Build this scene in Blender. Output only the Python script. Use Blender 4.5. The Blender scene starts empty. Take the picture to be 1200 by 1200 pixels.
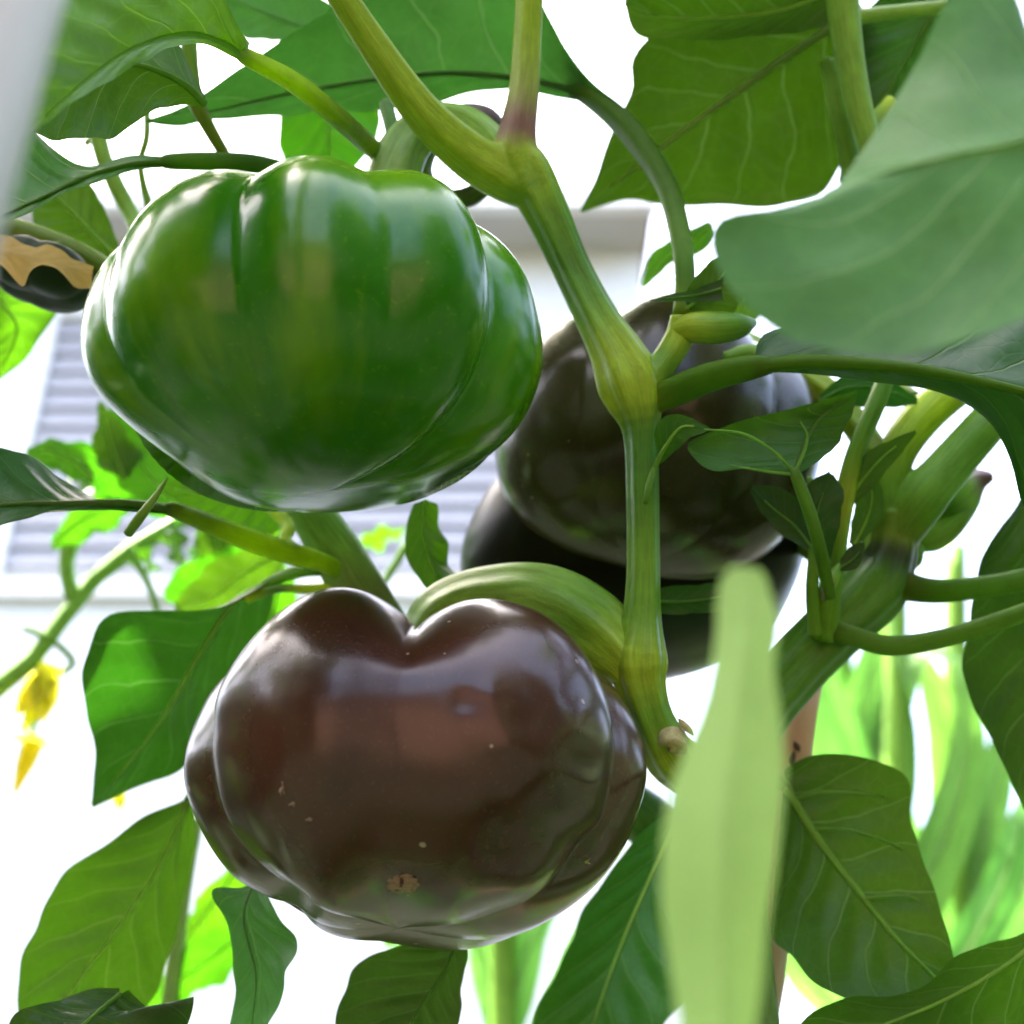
import bpy, bmesh, math, random
import numpy as np
from mathutils import Vector, noise, kdtree

random.seed(7)
rng = np.random.default_rng(7)
scene = bpy.context.scene
col = scene.collection

# ------------------------------------------------------------------ camera
PITCH = math.radians(30.0)
FPX = 1448.0                       # focal length in photo pixels (1200 px wide)
CAM = np.array([0.0, 0.0, 1.0])
RIGHT = np.array([1.0, 0.0, 0.0])
UP = np.array([0.0, -math.sin(PITCH), math.cos(PITCH)])
FWD = np.array([0.0, math.cos(PITCH), math.sin(PITCH)])
cd = bpy.data.cameras.new('camera')
cam = bpy.data.objects.new('camera', cd)
col.objects.link(cam)
cam.location = CAM
cam.rotation_euler = (math.pi / 2 + PITCH, 0, 0)
cd.sensor_width = 36.0
cd.lens = 36.0 * FPX / 1200.0
cd.clip_start = 0.01
cd.clip_end = 3000
cd.dof.use_dof = True
cd.dof.focus_distance = 0.248
cd.dof.aperture_fstop = cd.lens / 3.2
cd.dof.aperture_blades = 0
scene.camera = cam

# ------------------------------------------------------------------ world and sun
SUN_EL = math.radians(68)
SUN_AZ = math.radians(-72)         # measured from +Y towards +X
world = bpy.data.worlds.new('World')
scene.world = world
world.use_nodes = True
wn = world.node_tree.nodes
wl = world.node_tree.links
wn.clear()
sky = wn.new('ShaderNodeTexSky')
sky.sky_type = 'NISHITA'
sky.sun_disc = False
sky.sun_elevation = SUN_EL
sky.sun_rotation = SUN_AZ
sky.dust_density = 7.0
sky.air_density = 0.8
sky.ozone_density = 0.0
bg = wn.new('ShaderNodeBackground')
bg.inputs['Strength'].default_value = 0.15
wo = wn.new('ShaderNodeOutputWorld')
wl.new(sky.outputs[0], bg.inputs[0])
wl.new(bg.outputs[0], wo.inputs[0])
sd = bpy.data.lights.new('sun', 'SUN')
sd.energy = 4.0
sd.angle = math.radians(0.6)
sd.color = (1.0, 0.95, 0.86)
sun = bpy.data.objects.new('sun', sd)
col.objects.link(sun)
sdir = Vector((math.sin(SUN_AZ) * math.cos(SUN_EL), math.cos(SUN_AZ) * math.cos(SUN_EL), math.sin(SUN_EL)))
sun.rotation_euler = sdir.to_track_quat('Z', 'Y').to_euler()
sun.location = (0, 0, 12)

vs = scene.view_settings
vs.view_transform = 'Standard'
vs.look = 'None'
vs.gamma = 1.0
vs.exposure = 3.2
vs.use_curve_mapping = False
scene.cycles.use_denoising = True
scene.cycles.max_bounces = 5
scene.cycles.diffuse_bounces = 3
scene.cycles.glossy_bounces = 3
scene.cycles.use_adaptive_sampling = True
scene.cycles.adaptive_threshold = 0.05
scene.cycles.transmission_bounces = 6
scene.cycles.transparent_max_bounces = 8
scene.cycles.sample_clamp_indirect = 8.0

# ------------------------------------------------------------------ helpers
def P(x, y, d):
    """world point seen at photo pixel (x, y) at d metres along the view axis"""
    return CAM + FWD * d + RIGHT * ((x - 600.0) * d / FPX) + UP * ((600.0 - y) * d / FPX)

def at_wall(x, y, Y):
    r = FWD + RIGHT * ((x - 600.0) / FPX) + UP * ((600.0 - y) / FPX)
    return CAM + r * ((Y - CAM[1]) / r[1])

def spline(pts, n):
    """Catmull-Rom through pts (any dimension), n samples even in arc length of the first 2-3 coords"""
    p = np.asarray(pts, float)
    if len(p) == 2:
        t = np.linspace(0, 1, n)[:, None]
        return p[0] * (1 - t) + p[1] * t
    q = np.vstack([2 * p[0] - p[1], p, 2 * p[-1] - p[-2]])
    out = []
    m = 24
    for i in range(1, len(q) - 2):
        t = np.linspace(0, 1, m, endpoint=False)[:, None]
        a, b, c, d = q[i - 1], q[i], q[i + 1], q[i + 2]
        out.append(0.5 * (2 * b + (c - a) * t + (2 * a - 5 * b + 4 * c - d) * t ** 2 + (3 * b - a - 3 * c + d) * t ** 3))
    out.append(p[-1:])
    o = np.vstack(out)
    k = o.shape[1] if o.shape[1] < 6 else 3
    k = min(3, k) if o.shape[1] > 5 else min(2, k)
    s = np.r_[0, np.cumsum(np.linalg.norm(np.diff(o[:, :k], axis=0), axis=1))]
    ti = np.linspace(0, s[-1], n)
    return np.stack([np.interp(ti, s, o[:, j]) for j in range(o.shape[1])], 1)

def link(o, parent=None):
    col.objects.link(o)
    if parent is not None:
        o.parent = parent
    return o

def root_base(parent):
    o = parent
    b = np.zeros(3)
    while o is not None:
        b += np.array(o.location)
        o = o.parent
    return b

def mesh_obj(name, verts, faces, mat, parent=None, smooth=True, uv=None, colors=None, kind=None, base=None):
    v = np.asarray(verts, float)
    loc = np.zeros(3)
    if parent is not None:
        v = v - root_base(parent)
    elif base is not None:
        loc = np.asarray(base, float)
        v = v - loc
    me = bpy.data.meshes.new(name)
    me.from_pydata([tuple(q) for q in v], [], [tuple(int(i) for i in f) for f in faces])
    if smooth:
        me.polygons.foreach_set('use_smooth', [True] * len(me.polygons))
    if uv is not None:
        lay = me.uv_layers.new(name='UVMap')
        li = np.zeros(len(me.loops), dtype=np.int32)
        me.loops.foreach_get('vertex_index', li)
        lay.data.foreach_set('uv', np.asarray(uv, float)[li].astype(np.float32).ravel())
    if colors is not None:
        c = np.asarray(colors, float)
        if c.shape[1] == 3:
            c = np.hstack([c, np.ones((len(c), 1))])
        at = me.color_attributes.new('Col', 'FLOAT_COLOR', 'POINT')
        at.data.foreach_set('color', c.astype(np.float32).ravel())
    me.materials.append(mat)
    me.update()
    o = bpy.data.objects.new(name, me)
    o.location = loc
    if kind:
        o['kind'] = kind
    return link(o, parent)

def thing(name, label, cat, loc=(0, 0, 0), group=None):
    o = bpy.data.objects.new(name, None)
    o.empty_display_size = 0.02
    o.location = loc
    o['label'] = label
    o['category'] = cat
    if group:
        o['group'] = group
    return link(o)

def tag(o, label, cat, group=None):
    o['label'] = label
    o['category'] = cat
    if group:
        o['group'] = group
    return o

# ------------------------------------------------------------------ materials
class NB:
    def __init__(self, name):
        self.m = bpy.data.materials.new(name)
        self.m.use_nodes = True
        self.t = self.m.node_tree
        self.t.nodes.clear()
    def n(self, typ, **kw):
        nd = self.t.nodes.new('ShaderNode' + typ)
        for k, v in kw.items():
            if k.startswith('i_'):
                nd.inputs[k[2:].replace('_', ' ')].default_value = v
            else:
                setattr(nd, k, v)
        return nd
    def l(self, a, b):
        self.t.links.new(a, b)
    def math(self, op, a, b=None, clamp=False, c=None):
        nd = self.n('Math', operation=op, use_clamp=clamp)
        for i, v in enumerate((a, b, c)):
            if v is None:
                continue
            if isinstance(v, (int, float)):
                nd.inputs[i].default_value = v
            else:
                self.l(v, nd.inputs[i])
        return nd.outputs[0]
    def mix(self, f, a, b, typ='MIX'):
        nd = self.n('Mix', data_type='RGBA', blend_type=typ)
        for s, v in ((nd.inputs[0], f), (nd.inputs[6], a), (nd.inputs[7], b)):
            if isinstance(v, (int, float)):
                s.default_value = v
            elif isinstance(v, (tuple, list)):
                s.default_value = (*v[:3], 1)
            else:
                self.l(v, s)
        return nd.outputs[2]
    def ramp(self, f, stops):
        nd = self.n('ValToRGB')
        e = nd.color_ramp.elements
        while len(e) < len(stops):
            e.new(0.5)
        for el, (p, c) in zip(e, stops):
            el.position = p
            el.color = (c, c, c, 1) if isinstance(c, (int, float)) else (*c, 1)
        self.l(f, nd.inputs[0])
        return nd.outputs[0]
    def noise(self, scale, detail=3, vec=None, rough=0.5):
        nd = self.n('TexNoise')
        nd.inputs['Scale'].default_value = scale
        nd.inputs['Detail'].default_value = detail
        nd.inputs['Roughness'].default_value = rough
        if vec is not None:
            self.l(vec, nd.inputs['Vector'])
        return nd.outputs[0]
    def out(self, sh):
        o = self.n('OutputMaterial')
        self.l(sh, o.inputs[0])
        return self.m

def leaf_mat(name, body, trans, vein, tmix=0.45, rough=0.42, nlat=7.0, slope=1.6, vein_amt=0.42, bump=0.35, retic=1.0, mottle=0.35, spec=0.35):
    b = NB(name)
    uvn = b.n('UVMap')
    sep = b.n('SeparateXYZ')
    b.l(uvn.outputs[0], sep.inputs[0])
    u = b.math('MULTIPLY_ADD', sep.outputs[0], 2.0, c=-1.0)
    au = b.math('ABSOLUTE', u)
    sg = b.math('SIGN', u)
    tc = b.n('TexCoord')
    wob = b.noise(45, 2, tc.outputs['Object'])
    v = sep.outputs[1]
    pw = b.math('POWER', au, 0.8)
    w = b.math('SUBTRACT', b.math('MULTIPLY', v, nlat), b.math('MULTIPLY', pw, slope))
    w = b.math('ADD', w, b.math('MULTIPLY', sg, 0.17))
    w = b.math('ADD', w, b.math('MULTIPLY', wob, 1.0))
    fr = b.math('FRACT', w)
    tri = b.math('ABSOLUTE', b.math('SUBTRACT', fr, 0.5))
    wid = b.math('MULTIPLY_ADD', au, -0.035, c=0.05)
    lat = b.math('SUBTRACT', 1.0, b.math('DIVIDE', tri, wid), clamp=True)
    mid = b.math('SUBTRACT', 1.0, b.math('DIVIDE', au, 0.035), clamp=True)
    mp = b.n('Mapping')
    mp.inputs['Scale'].default_value = (9, 16, 1)
    b.l(uvn.outputs[0], mp.inputs[0])
    wv = b.n('Mix', data_type='VECTOR')
    wv.inputs[0].default_value = 0.12
    b.l(mp.outputs[0], wv.inputs[4])
    nz = b.n('TexNoise')
    nz.inputs['Scale'].default_value = 60
    b.l(tc.outputs['Object'], nz.inputs['Vector'])
    vm = b.n('VectorMath', operation='MULTIPLY_ADD')
    b.l(nz.outputs[1], vm.inputs[0])
    vm.inputs[1].default_value = (1.2, 1.2, 0)
    b.l(mp.outputs[0], vm.inputs[2])
    vo = b.n('TexVoronoi', feature='DISTANCE_TO_EDGE')
    vo.inputs['Scale'].default_value = 1.0
    b.l(vm.outputs[0], vo.inputs['Vector'])
    ret = b.math('SUBTRACT', 1.0, b.math('DIVIDE', vo.outputs['Distance'], 0.06), clamp=True)
    veins = b.math('MAXIMUM', b.math('MAXIMUM', lat, mid), b.math('MULTIPLY', ret, 0.15 * retic))
    oi = b.n('ObjectInfo')
    n1 = b.noise(38, 4, tc.outputs['Object'], 0.6)
    n2 = b.noise(420, 3, tc.outputs['Object'])
    val = b.math('ADD', b.math('MULTIPLY_ADD', n1, mottle * 2, c=1.0 - mottle), b.math('MULTIPLY_ADD', n2, 0.2, c=-0.1))
    val = b.math('MULTIPLY', val, b.math('MULTIPLY_ADD', oi.outputs['Random'], 0.3, c=0.85))
    def tone(c):
        hs = b.n('HueSaturation')
        hs.inputs['Color'].default_value = (*c, 1)
        b.l(val, hs.inputs['Value'])
        b.l(b.math('MULTIPLY_ADD', oi.outputs['Random'], 0.03, c=0.487), hs.inputs['Hue'])
        return hs.outputs[0]
    vf = b.math('MULTIPLY', veins, vein_amt)
    bc = b.mix(vf, tone(body), vein)
    tcx = b.mix(b.math('MULTIPLY', vf, 0.7), tone(trans), tuple(x * 1.15 for x in vein))
    pr = b.n('BsdfPrincipled')
    b.l(bc, pr.inputs['Base Color'])
    pr.inputs['Roughness'].default_value = rough
    pr.inputs['Specular IOR Level'].default_value = spec
    bp = b.n('Bump')
    bp.inputs['Strength'].default_value = bump
    bp.inputs['Distance'].default_value = 0.0006
    hgt = b.math('ADD', b.math('MULTIPLY', veins, -1.0), b.math('MULTIPLY', n1, 0.9))
    hgt = b.math('ADD', hgt, b.math('MULTIPLY', n2, 0.25))
    b.l(hgt, bp.inputs['Height'])
    b.l(bp.outputs[0], pr.inputs['Normal'])
    tr = b.n('BsdfTranslucent')
    b.l(tcx, tr.inputs[0])
    b.l(bp.outputs[0], tr.inputs['Normal'])
    ms = b.n('MixShader')
    ms.inputs[0].default_value = tmix
    b.l(pr.outputs[0], ms.inputs[1])
    b.l(tr.outputs[0], ms.inputs[2])
    return b.out(ms.outputs[0])

VEIN = (0.20, 0.33, 0.09)
LEAF = {
    'mid':  leaf_mat('leaf_green', (0.032, 0.125, 0.008), (0.042, 0.130, 0.002), VEIN),
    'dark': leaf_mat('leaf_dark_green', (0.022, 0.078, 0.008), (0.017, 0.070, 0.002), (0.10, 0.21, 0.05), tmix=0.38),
    'blue': leaf_mat('leaf_blue_green', (0.075, 0.185, 0.052), (0.055, 0.170, 0.014), (0.19, 0.36, 0.11), tmix=0.35, spec=0.22, rough=0.5, vein_amt=0.5, mottle=0.6),
    'olive': leaf_mat('leaf_olive_green', (0.055, 0.140, 0.012), (0.048, 0.125, 0.002), (0.19, 0.27, 0.06)),
    'bright': leaf_mat('leaf_bright_green', (0.055, 0.170, 0.010), (0.055, 0.190, 0.002), (0.24, 0.46, 0.05), tmix=0.5),
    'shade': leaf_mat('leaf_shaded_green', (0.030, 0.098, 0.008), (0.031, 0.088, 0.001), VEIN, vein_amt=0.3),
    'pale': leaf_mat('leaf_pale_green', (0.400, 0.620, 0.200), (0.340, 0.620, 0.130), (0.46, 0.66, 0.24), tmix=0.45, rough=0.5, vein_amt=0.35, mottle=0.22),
    'corn': leaf_mat('corn_blade', (0.130, 0.280, 0.070), (0.130, 0.330, 0.045), (0.26, 0.42, 0.18), tmix=0.55, nlat=0.3, slope=9.0, retic=0.0),
    'tan': leaf_mat('withered_leaf', (0.50, 0.31, 0.10), (0.50, 0.30, 0.08), (0.30, 0.15, 0.05), tmix=0.4, rough=0.7, mottle=0.5),
    'petal': leaf_mat('yellow_petal', (0.75, 0.70, 0.04), (0.80, 0.75, 0.04), (0.6, 0.6, 0.02), tmix=0.5, rough=0.5, vein_amt=0.2, mottle=0.15),
}

def stem_mat(name, rough=0.38, stripes=0.35, trans=0.0):
    b = NB(name)
    at = b.n('VertexColor', layer_name='Col')
    tc = b.n('TexCoord')
    uvn = b.n('UVMap')
    mp = b.n('Mapping')
    mp.inputs['Scale'].default_value = (26, 3.0, 1)
    b.l(uvn.outputs[0], mp.inputs[0])
    n1 = b.noise(1.0, 3, mp.outputs[0], 0.6)
    n2 = b.noise(260, 4, tc.outputs['Object'], 0.6)
    n3 = b.noise(1500, 2, tc.outputs['Object'])
    val = b.math('ADD', b.math('MULTIPLY_ADD', n1, stripes * 2, c=1 - stripes), b.math('MULTIPLY_ADD', n2, 0.4, c=-0.2))
    hs = b.n('HueSaturation')
    b.l(at.outputs[0], hs.inputs['Color'])
    b.l(val, hs.inputs['Value'])
    pr = b.n('BsdfPrincipled')
    b.l(hs.outputs[0], pr.inputs['Base Color'])
    pr.inputs['Roughness'].default_value = rough
    pr.inputs['Specular IOR Level'].default_value = 0.22
    bp = b.n('Bump')
    bp.inputs['Strength'].default_value = 0.35
    bp.inputs['Distance'].default_value = 0.0004
    b.l(b.math('ADD', n1, b.math('ADD', b.math('MULTIPLY', n2, 0.9), b.math('MULTIPLY', n3, 0.6))), bp.inputs['Height'])
    b.l(bp.outputs[0], pr.inputs['Normal'])
    if trans:
        tr = b.n('BsdfTranslucent')
        b.l(hs.outputs[0], tr.inputs[0])
        ms = b.n('MixShader')
        ms.inputs[0].default_value = trans
        b.l(pr.outputs[0], ms.inputs[1])
        b.l(tr.outputs[0], ms.inputs[2])
        return b.out(ms.outputs[0])
    return b.out(pr.outputs[0])

STEM = stem_mat('stem_skin', 0.42, 0.5)
VEINM = stem_mat('vein_skin', 0.45, 0.2, 0.6)

def pepper_mat(name, base, alt, streak, olive, rough=0.16, specks=0.0, sss=0.0, spec=0.55):
    """base / alt colours in soft blotches; streaks run along the fruit (uv v), olive towards the shoulder"""
    b = NB(name)
    tc = b.n('TexCoord')
    uvn = b.n('UVMap')
    sep = b.n('SeparateXYZ')
    b.l(uvn.outputs[0], sep.inputs[0])
    n1 = b.noise(28, 4, tc.outputs['Object'], 0.55)
    n2 = b.noise(62, 3, tc.outputs['Object'], 0.5)
    mp = b.n('Mapping')
    mp.inputs['Scale'].default_value = (16, 1.6, 1)
    b.l(uvn.outputs[0], mp.inputs[0])
    ns = b.noise(1.0, 4, mp.outputs[0], 0.55)
    c = b.mix(b.ramp(n1, [(0.38, 0.0), (0.66, 1.0)]), base, alt)
    pmask = b.ramp(sep.outputs[1], [(0.10, 0.0), (0.30, 1.0)])
    c = b.mix(b.math('MULTIPLY', b.math('MULTIPLY', b.ramp(ns, [(0.46, 0.0), (0.70, 1.0)]), 0.7), pmask), c, streak)
    fine = b.noise(700, 3, tc.outputs['Object'], 0.6)
    c = b.mix(b.math('MULTIPLY', b.ramp(fine, [(0.60, 0.0), (0.72, 1.0)]), 0.22), c, streak)
    top = b.math('ADD', sep.outputs[1], b.math('MULTIPLY_ADD', n1, 0.3, c=-0.15))
    c = b.mix(b.math('MULTIPLY', b.ramp(top, [(0.62, 0.0), (0.86, 1.0)]), 0.75), c, olive)
    if specks:
        vo = b.n('TexVoronoi', feature='F1')
        vo.inputs['Scale'].default_value = 150
        b.l(tc.outputs['Object'], vo.inputs['Vector'])
        sp = b.math('LESS_THAN', vo.outputs['Distance'], b.math('MULTIPLY', b.noise(310, 1, tc.outputs['Object']), 0.15))
        keep = b.math('GREATER_THAN', b.noise(70, 1, tc.outputs['Object']), 0.52)
        dust = b.noise(1100, 2, tc.outputs['Object'], 0.7)
        c = b.mix(b.math('MULTIPLY', b.ramp(dust, [(0.60, 0.0), (0.70, 1.0)]), 0.10), c, (0.30, 0.22, 0.17))
        big = b.noise(9, 3, tc.outputs['Object'], 0.6)
        c = b.mix(b.math('MULTIPLY', b.ramp(big, [(0.45, 0.0), (0.68, 1.0)]), 0.55), c, (0.060, 0.014, 0.010) if specks > 0.6 else (0.030, 0.028, 0.007))
        c = b.mix(b.math('MULTIPLY', b.math('MULTIPLY', sp, keep), specks), c, (0.30, 0.24, 0.17))
    pr = b.n('BsdfPrincipled')
    b.l(c, pr.inputs['Base Color'])
    rg = b.math('MULTIPLY_ADD', n2, 0.12, c=rough - 0.05)
    b.l(rg, pr.inputs['Roughness'])
    pr.inputs['Specular IOR Level'].default_value = spec
    pr.inputs['Subsurface Weight'].default_value = sss
    pr.inputs['Subsurface Radius'].default_value = (0.6, 1.0, 0.2)
    pr.inputs['Subsurface Scale'].default_value = 0.004
    bp = b.n('Bump')
    bp.inputs['Strength'].default_value = 0.2
    bp.inputs['Distance'].default_value = 0.0015
    polar = b.ramp(sep.outputs[1], [(0.06, 0.0), (0.2, 1.0), (0.85, 1.0), (0.95, 0.0)])
    pore = b.noise(1400, 2, tc.outputs['Object'])
    hh = b.math('ADD', n2, b.math('MULTIPLY', b.math('MULTIPLY', ns, 0.7), polar))
    b.l(b.math('ADD', hh, b.math('MULTIPLY', pore, 0.035)), bp.inputs['Height'])
    b.l(bp.outputs[0], pr.inputs['Normal'])
    return b.out(pr.outputs[0])

PEP_GREEN = pepper_mat('green_pepper_skin', (0.018, 0.130, 0.001), (0.040, 0.190, 0.001), (0.140, 0.290, 0.002), (0.12, 0.27, 0.002), rough=0.20, sss=0.0, spec=0.42)
PEP_BROWN = pepper_mat('brown_pepper_skin', (0.022, 0.0090, 0.0052), (0.056, 0.0190, 0.0110), (0.044, 0.026, 0.007), (0.056, 0.056, 0.007), rough=0.22, specks=0.8, sss=0.0, spec=0.55)
PEP_DARK = pepper_mat('dark_pepper_skin', (0.018, 0.013, 0.004), (0.038, 0.024, 0.009), (0.038, 0.040, 0.008), (0.075, 0.090, 0.012), rough=0.22, specks=0.5, sss=0.0, spec=0.35)
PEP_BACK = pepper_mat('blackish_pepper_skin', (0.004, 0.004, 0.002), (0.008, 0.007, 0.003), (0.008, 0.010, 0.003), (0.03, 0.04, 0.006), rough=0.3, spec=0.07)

PEP_DULL = pepper_mat('dull_dark_pepper_skin', (0.006, 0.016, 0.005), (0.010, 0.024, 0.007), (0.012, 0.026, 0.006), (0.02, 0.04, 0.008), rough=0.5, spec=0.15)

def plain_mat(name, colr, rough=0.6, nscale=20, amt=0.3, bump=0.2, bdist=0.002, alt=None, stretch=(1, 1, 1)):
    b = NB(name)
    tc = b.n('TexCoord')
    mp = b.n('Mapping')
    mp.inputs['Scale'].default_value = stretch
    b.l(tc.outputs['Object'], mp.inputs[0])
    n1 = b.noise(nscale, 5, mp.outputs[0], 0.6)
    c = b.mix(n1, tuple(x * (1 - amt) for x in colr), alt or tuple(min(1, x * (1 + amt)) for x in colr))
    pr = b.n('BsdfPrincipled')
    b.l(c, pr.inputs['Base Color'])
    pr.inputs['Roughness'].default_value = rough
    bp = b.n('Bump')
    bp.inputs['Strength'].default_value = bump
    bp.inputs['Distance'].default_value = bdist
    b.l(n1, bp.inputs['Height'])
    b.l(bp.outputs[0], pr.inputs['Normal'])
    return b.out(pr.outputs[0])

M_SOIL = plain_mat('soil', (0.022, 0.017, 0.012), 0.95, 6, 0.5, 0.8, 0.02)
M_ADDED_HEDGE = plain_mat('added_hedge_foliage', (0.022, 0.050, 0.012), 0.8, 14, 0.7, 1.0, 0.08)
M_WEED = plain_mat('weed_leaf', (0.012, 0.030, 0.007), 0.8, 9, 0.5)
M_WHITE = plain_mat('white_paint', (0.80, 0.80, 0.79), 0.55, 3, 0.05)
M_SIDING = plain_mat('lavender_grey_siding', (0.36, 0.36, 0.40), 0.6, 4, 0.08, 0.1)
M_SOFFIT = plain_mat('grey_soffit', (0.50, 0.49, 0.48), 0.7, 4, 0.06)
M_ROOF = plain_mat('roof_shingle', (0.12, 0.11, 0.11), 0.9, 25, 0.3, 0.5, 0.01)
M_TANWALL = plain_mat('tan_brickwork', (0.50, 0.29, 0.20), 0.9, 5, 0.25, 0.3, 0.01)
M_POST = plain_mat('grey_plastic', (0.44, 0.42, 0.39), 0.5, 30, 0.12, 0.1, 0.0005, stretch=(1, 1, 0.1))
M_STAKE = plain_mat('peeling_stake_wood', (0.55, 0.30, 0.19), 0.75, 90, 0.3, 0.6, 0.001, alt=(0.72, 0.50, 0.33), stretch=(1, 1, 0.16))
M_BARK = plain_mat('dark_bark_flake', (0.09, 0.045, 0.035), 0.85, 200, 0.4)
M_SCAR = plain_mat('blossom_scar', (0.20, 0.11, 0.075), 0.8, 900, 0.7, 0.8, 0.0006, alt=(0.38, 0.27, 0.18))
M_SCARDARK = plain_mat('scar_crack', (0.05, 0.012, 0.008), 0.7, 600, 0.4)
M_PETAL = LEAF['petal']
M_FLESH = plain_mat('torn_stem_flesh', (0.36, 0.34, 0.09), 0.7, 700, 0.5, 0.8, 0.0006, alt=(0.62, 0.58, 0.28))
M_SPECK = plain_mat('dark_speck', (0.02, 0.015, 0.012), 0.6, 500, 0.3)

# ------------------------------------------------------------------ colours of stems
G = (0.110, 0.250, 0.016)      # plain stem green
GD = (0.060, 0.170, 0.012)     # dark stem green
GY = (0.220, 0.340, 0.018)     # yellowish node
GL = (0.170, 0.340, 0.045)     # light green
YB = (0.380, 0.560, 0.015)     # bright yellow green
PU = (0.100, 0.045, 0.060)     # purple node
OL = (0.120, 0.190, 0.016)     # olive
DK = (0.030, 0.045, 0.014)     # dark green
PG = (0.190, 0.320, 0.080)     # pale green

# ------------------------------------------------------------------ tubes
def tube_geo(pts, n=None, nr=18, ridge=0.0, nridge=5, flat=1.0, world_pts=False, caps=True):
    """pts: (x, y, d, radius_px, colour). Returns verts, faces, uv, colours"""
    rows = []
    for p in pts:
        if p[0] == 'W':                      # already a world point with a radius in metres
            rows.append((*p[1], p[2], *p[3]))
            continue
        x, y, d, r = p[:4]
        c = p[4] if len(p) > 4 else G
        rows.append((*P(x, y, d), r * d / FPX, *c))
    n = n or max(10, 6 * len(rows))
    s = spline(rows, n)
    C = s[:, :3]
    Rr = np.maximum(s[:, 3], 0.00001)
    cols = np.clip(s[:, 4:7], 0.003, 1)
    T = np.gradient(C, axis=0)
    T /= np.linalg.norm(T, axis=1)[:, None] + 1e-12
    V, F, U, K = [], [], [], []
    ref = np.cross(T[0], -FWD)
    if np.linalg.norm(ref) < 1e-3:
        ref = RIGHT
    ref /= np.linalg.norm(ref)
    L = np.r_[0, np.cumsum(np.linalg.norm(np.diff(C, axis=0), axis=1))]
    for i in range(n):
        a = ref - T[i] * np.dot(ref, T[i])
        a /= np.linalg.norm(a)
        ref = a
        b = np.cross(T[i], a)
        for j in range(nr):
            th = 2 * math.pi * j / nr
            rr = Rr[i] * (1 + ridge * math.cos(nridge * th + 0.6))
            V.append(C[i] + a * rr * math.cos(th) + b * rr * math.sin(th) * flat)
            U.append((abs(j / nr - 0.5) * 2, L[i] * 40))
            K.append(cols[i])
    for i in range(n - 1):
        for j in range(nr):
            k = (j + 1) % nr
            F.append((i * nr + j, i * nr + k, (i + 1) * nr + k, (i + 1) * nr + j))
    if caps:
        for i in (0, n - 1):
            V.append(C[i] + T[i] * (Rr[i] * 0.35 * (1 if i else -1)))
            U.append((0.5, L[i] * 40))
            K.append(cols[i])
            c = len(V) - 1
            for j in range(nr):
                k = (j + 1) % nr
                F.append((c, i * nr + k, i * nr + j) if i == 0 else (c, i * nr + j, i * nr + k))
    return V, F, U, K

def tube(name, pts, parent, mat=None, **kw):
    V, F, U, K = tube_geo(pts, **kw)
    return mesh_obj(name, V, F, mat or STEM, parent, uv=U, colors=K)

def fused(name, tubes, parent, mat=None, voxel=0.0005, smooth=6, **kw):
    """several tubes grown into one skin (a forking stem)"""
    V, F, U, K = [], [], [], []
    for t in tubes:
        k = dict(kw)
        if isinstance(t, dict):
            k.update({a: b for a, b in t.items() if a != 'pts'})
            t = t['pts']
        v, f, u, c = tube_geo(t, **k)
        o = len(V)
        V += v
        F += [tuple(i + o for i in q) for q in f]
        U += u
        K += c
    me = bpy.data.meshes.new('tmp')
    me.from_pydata([tuple(q) for q in V], [], F)
    o = bpy.data.objects.new('tmp', me)
    col.objects.link(o)
    m = o.modifiers.new('r', 'REMESH')
    m.mode = 'VOXEL'
    m.voxel_size = voxel
    s = o.modifiers.new('s', 'SMOOTH')
    s.factor = 0.5
    s.iterations = smooth
    dg = bpy.context.evaluated_depsgraph_get()
    ev = o.evaluated_get(dg)
    em = ev.to_mesh()
    NV = np.zeros(len(em.vertices) * 3)
    em.vertices.foreach_get('co', NV)
    NV = NV.reshape(-1, 3)
    NF = [tuple(p.vertices) for p in em.polygons]
    ev.to_mesh_clear()
    bpy.data.objects.remove(o)
    bpy.data.meshes.remove(me)
    kd = kdtree.KDTree(len(V))
    for i, q in enumerate(V):
        kd.insert(q, i)
    kd.balance()
    UU, KK = [], []
    K = np.array(K)
    U = np.array(U)
    for q in NV:
        hits = kd.find_n(q, 6)
        w = np.array([1 / (h[2] + 2e-4) ** 2 for h in hits])
        w /= w.sum()
        ids = [h[1] for h in hits]
        KK.append((K[ids] * w[:, None]).sum(0))
        UU.append((U[ids] * w[:, None]).sum(0))
    return mesh_obj(name, NV, NF, mat or STEM, parent, uv=UU, colors=KK)

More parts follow.
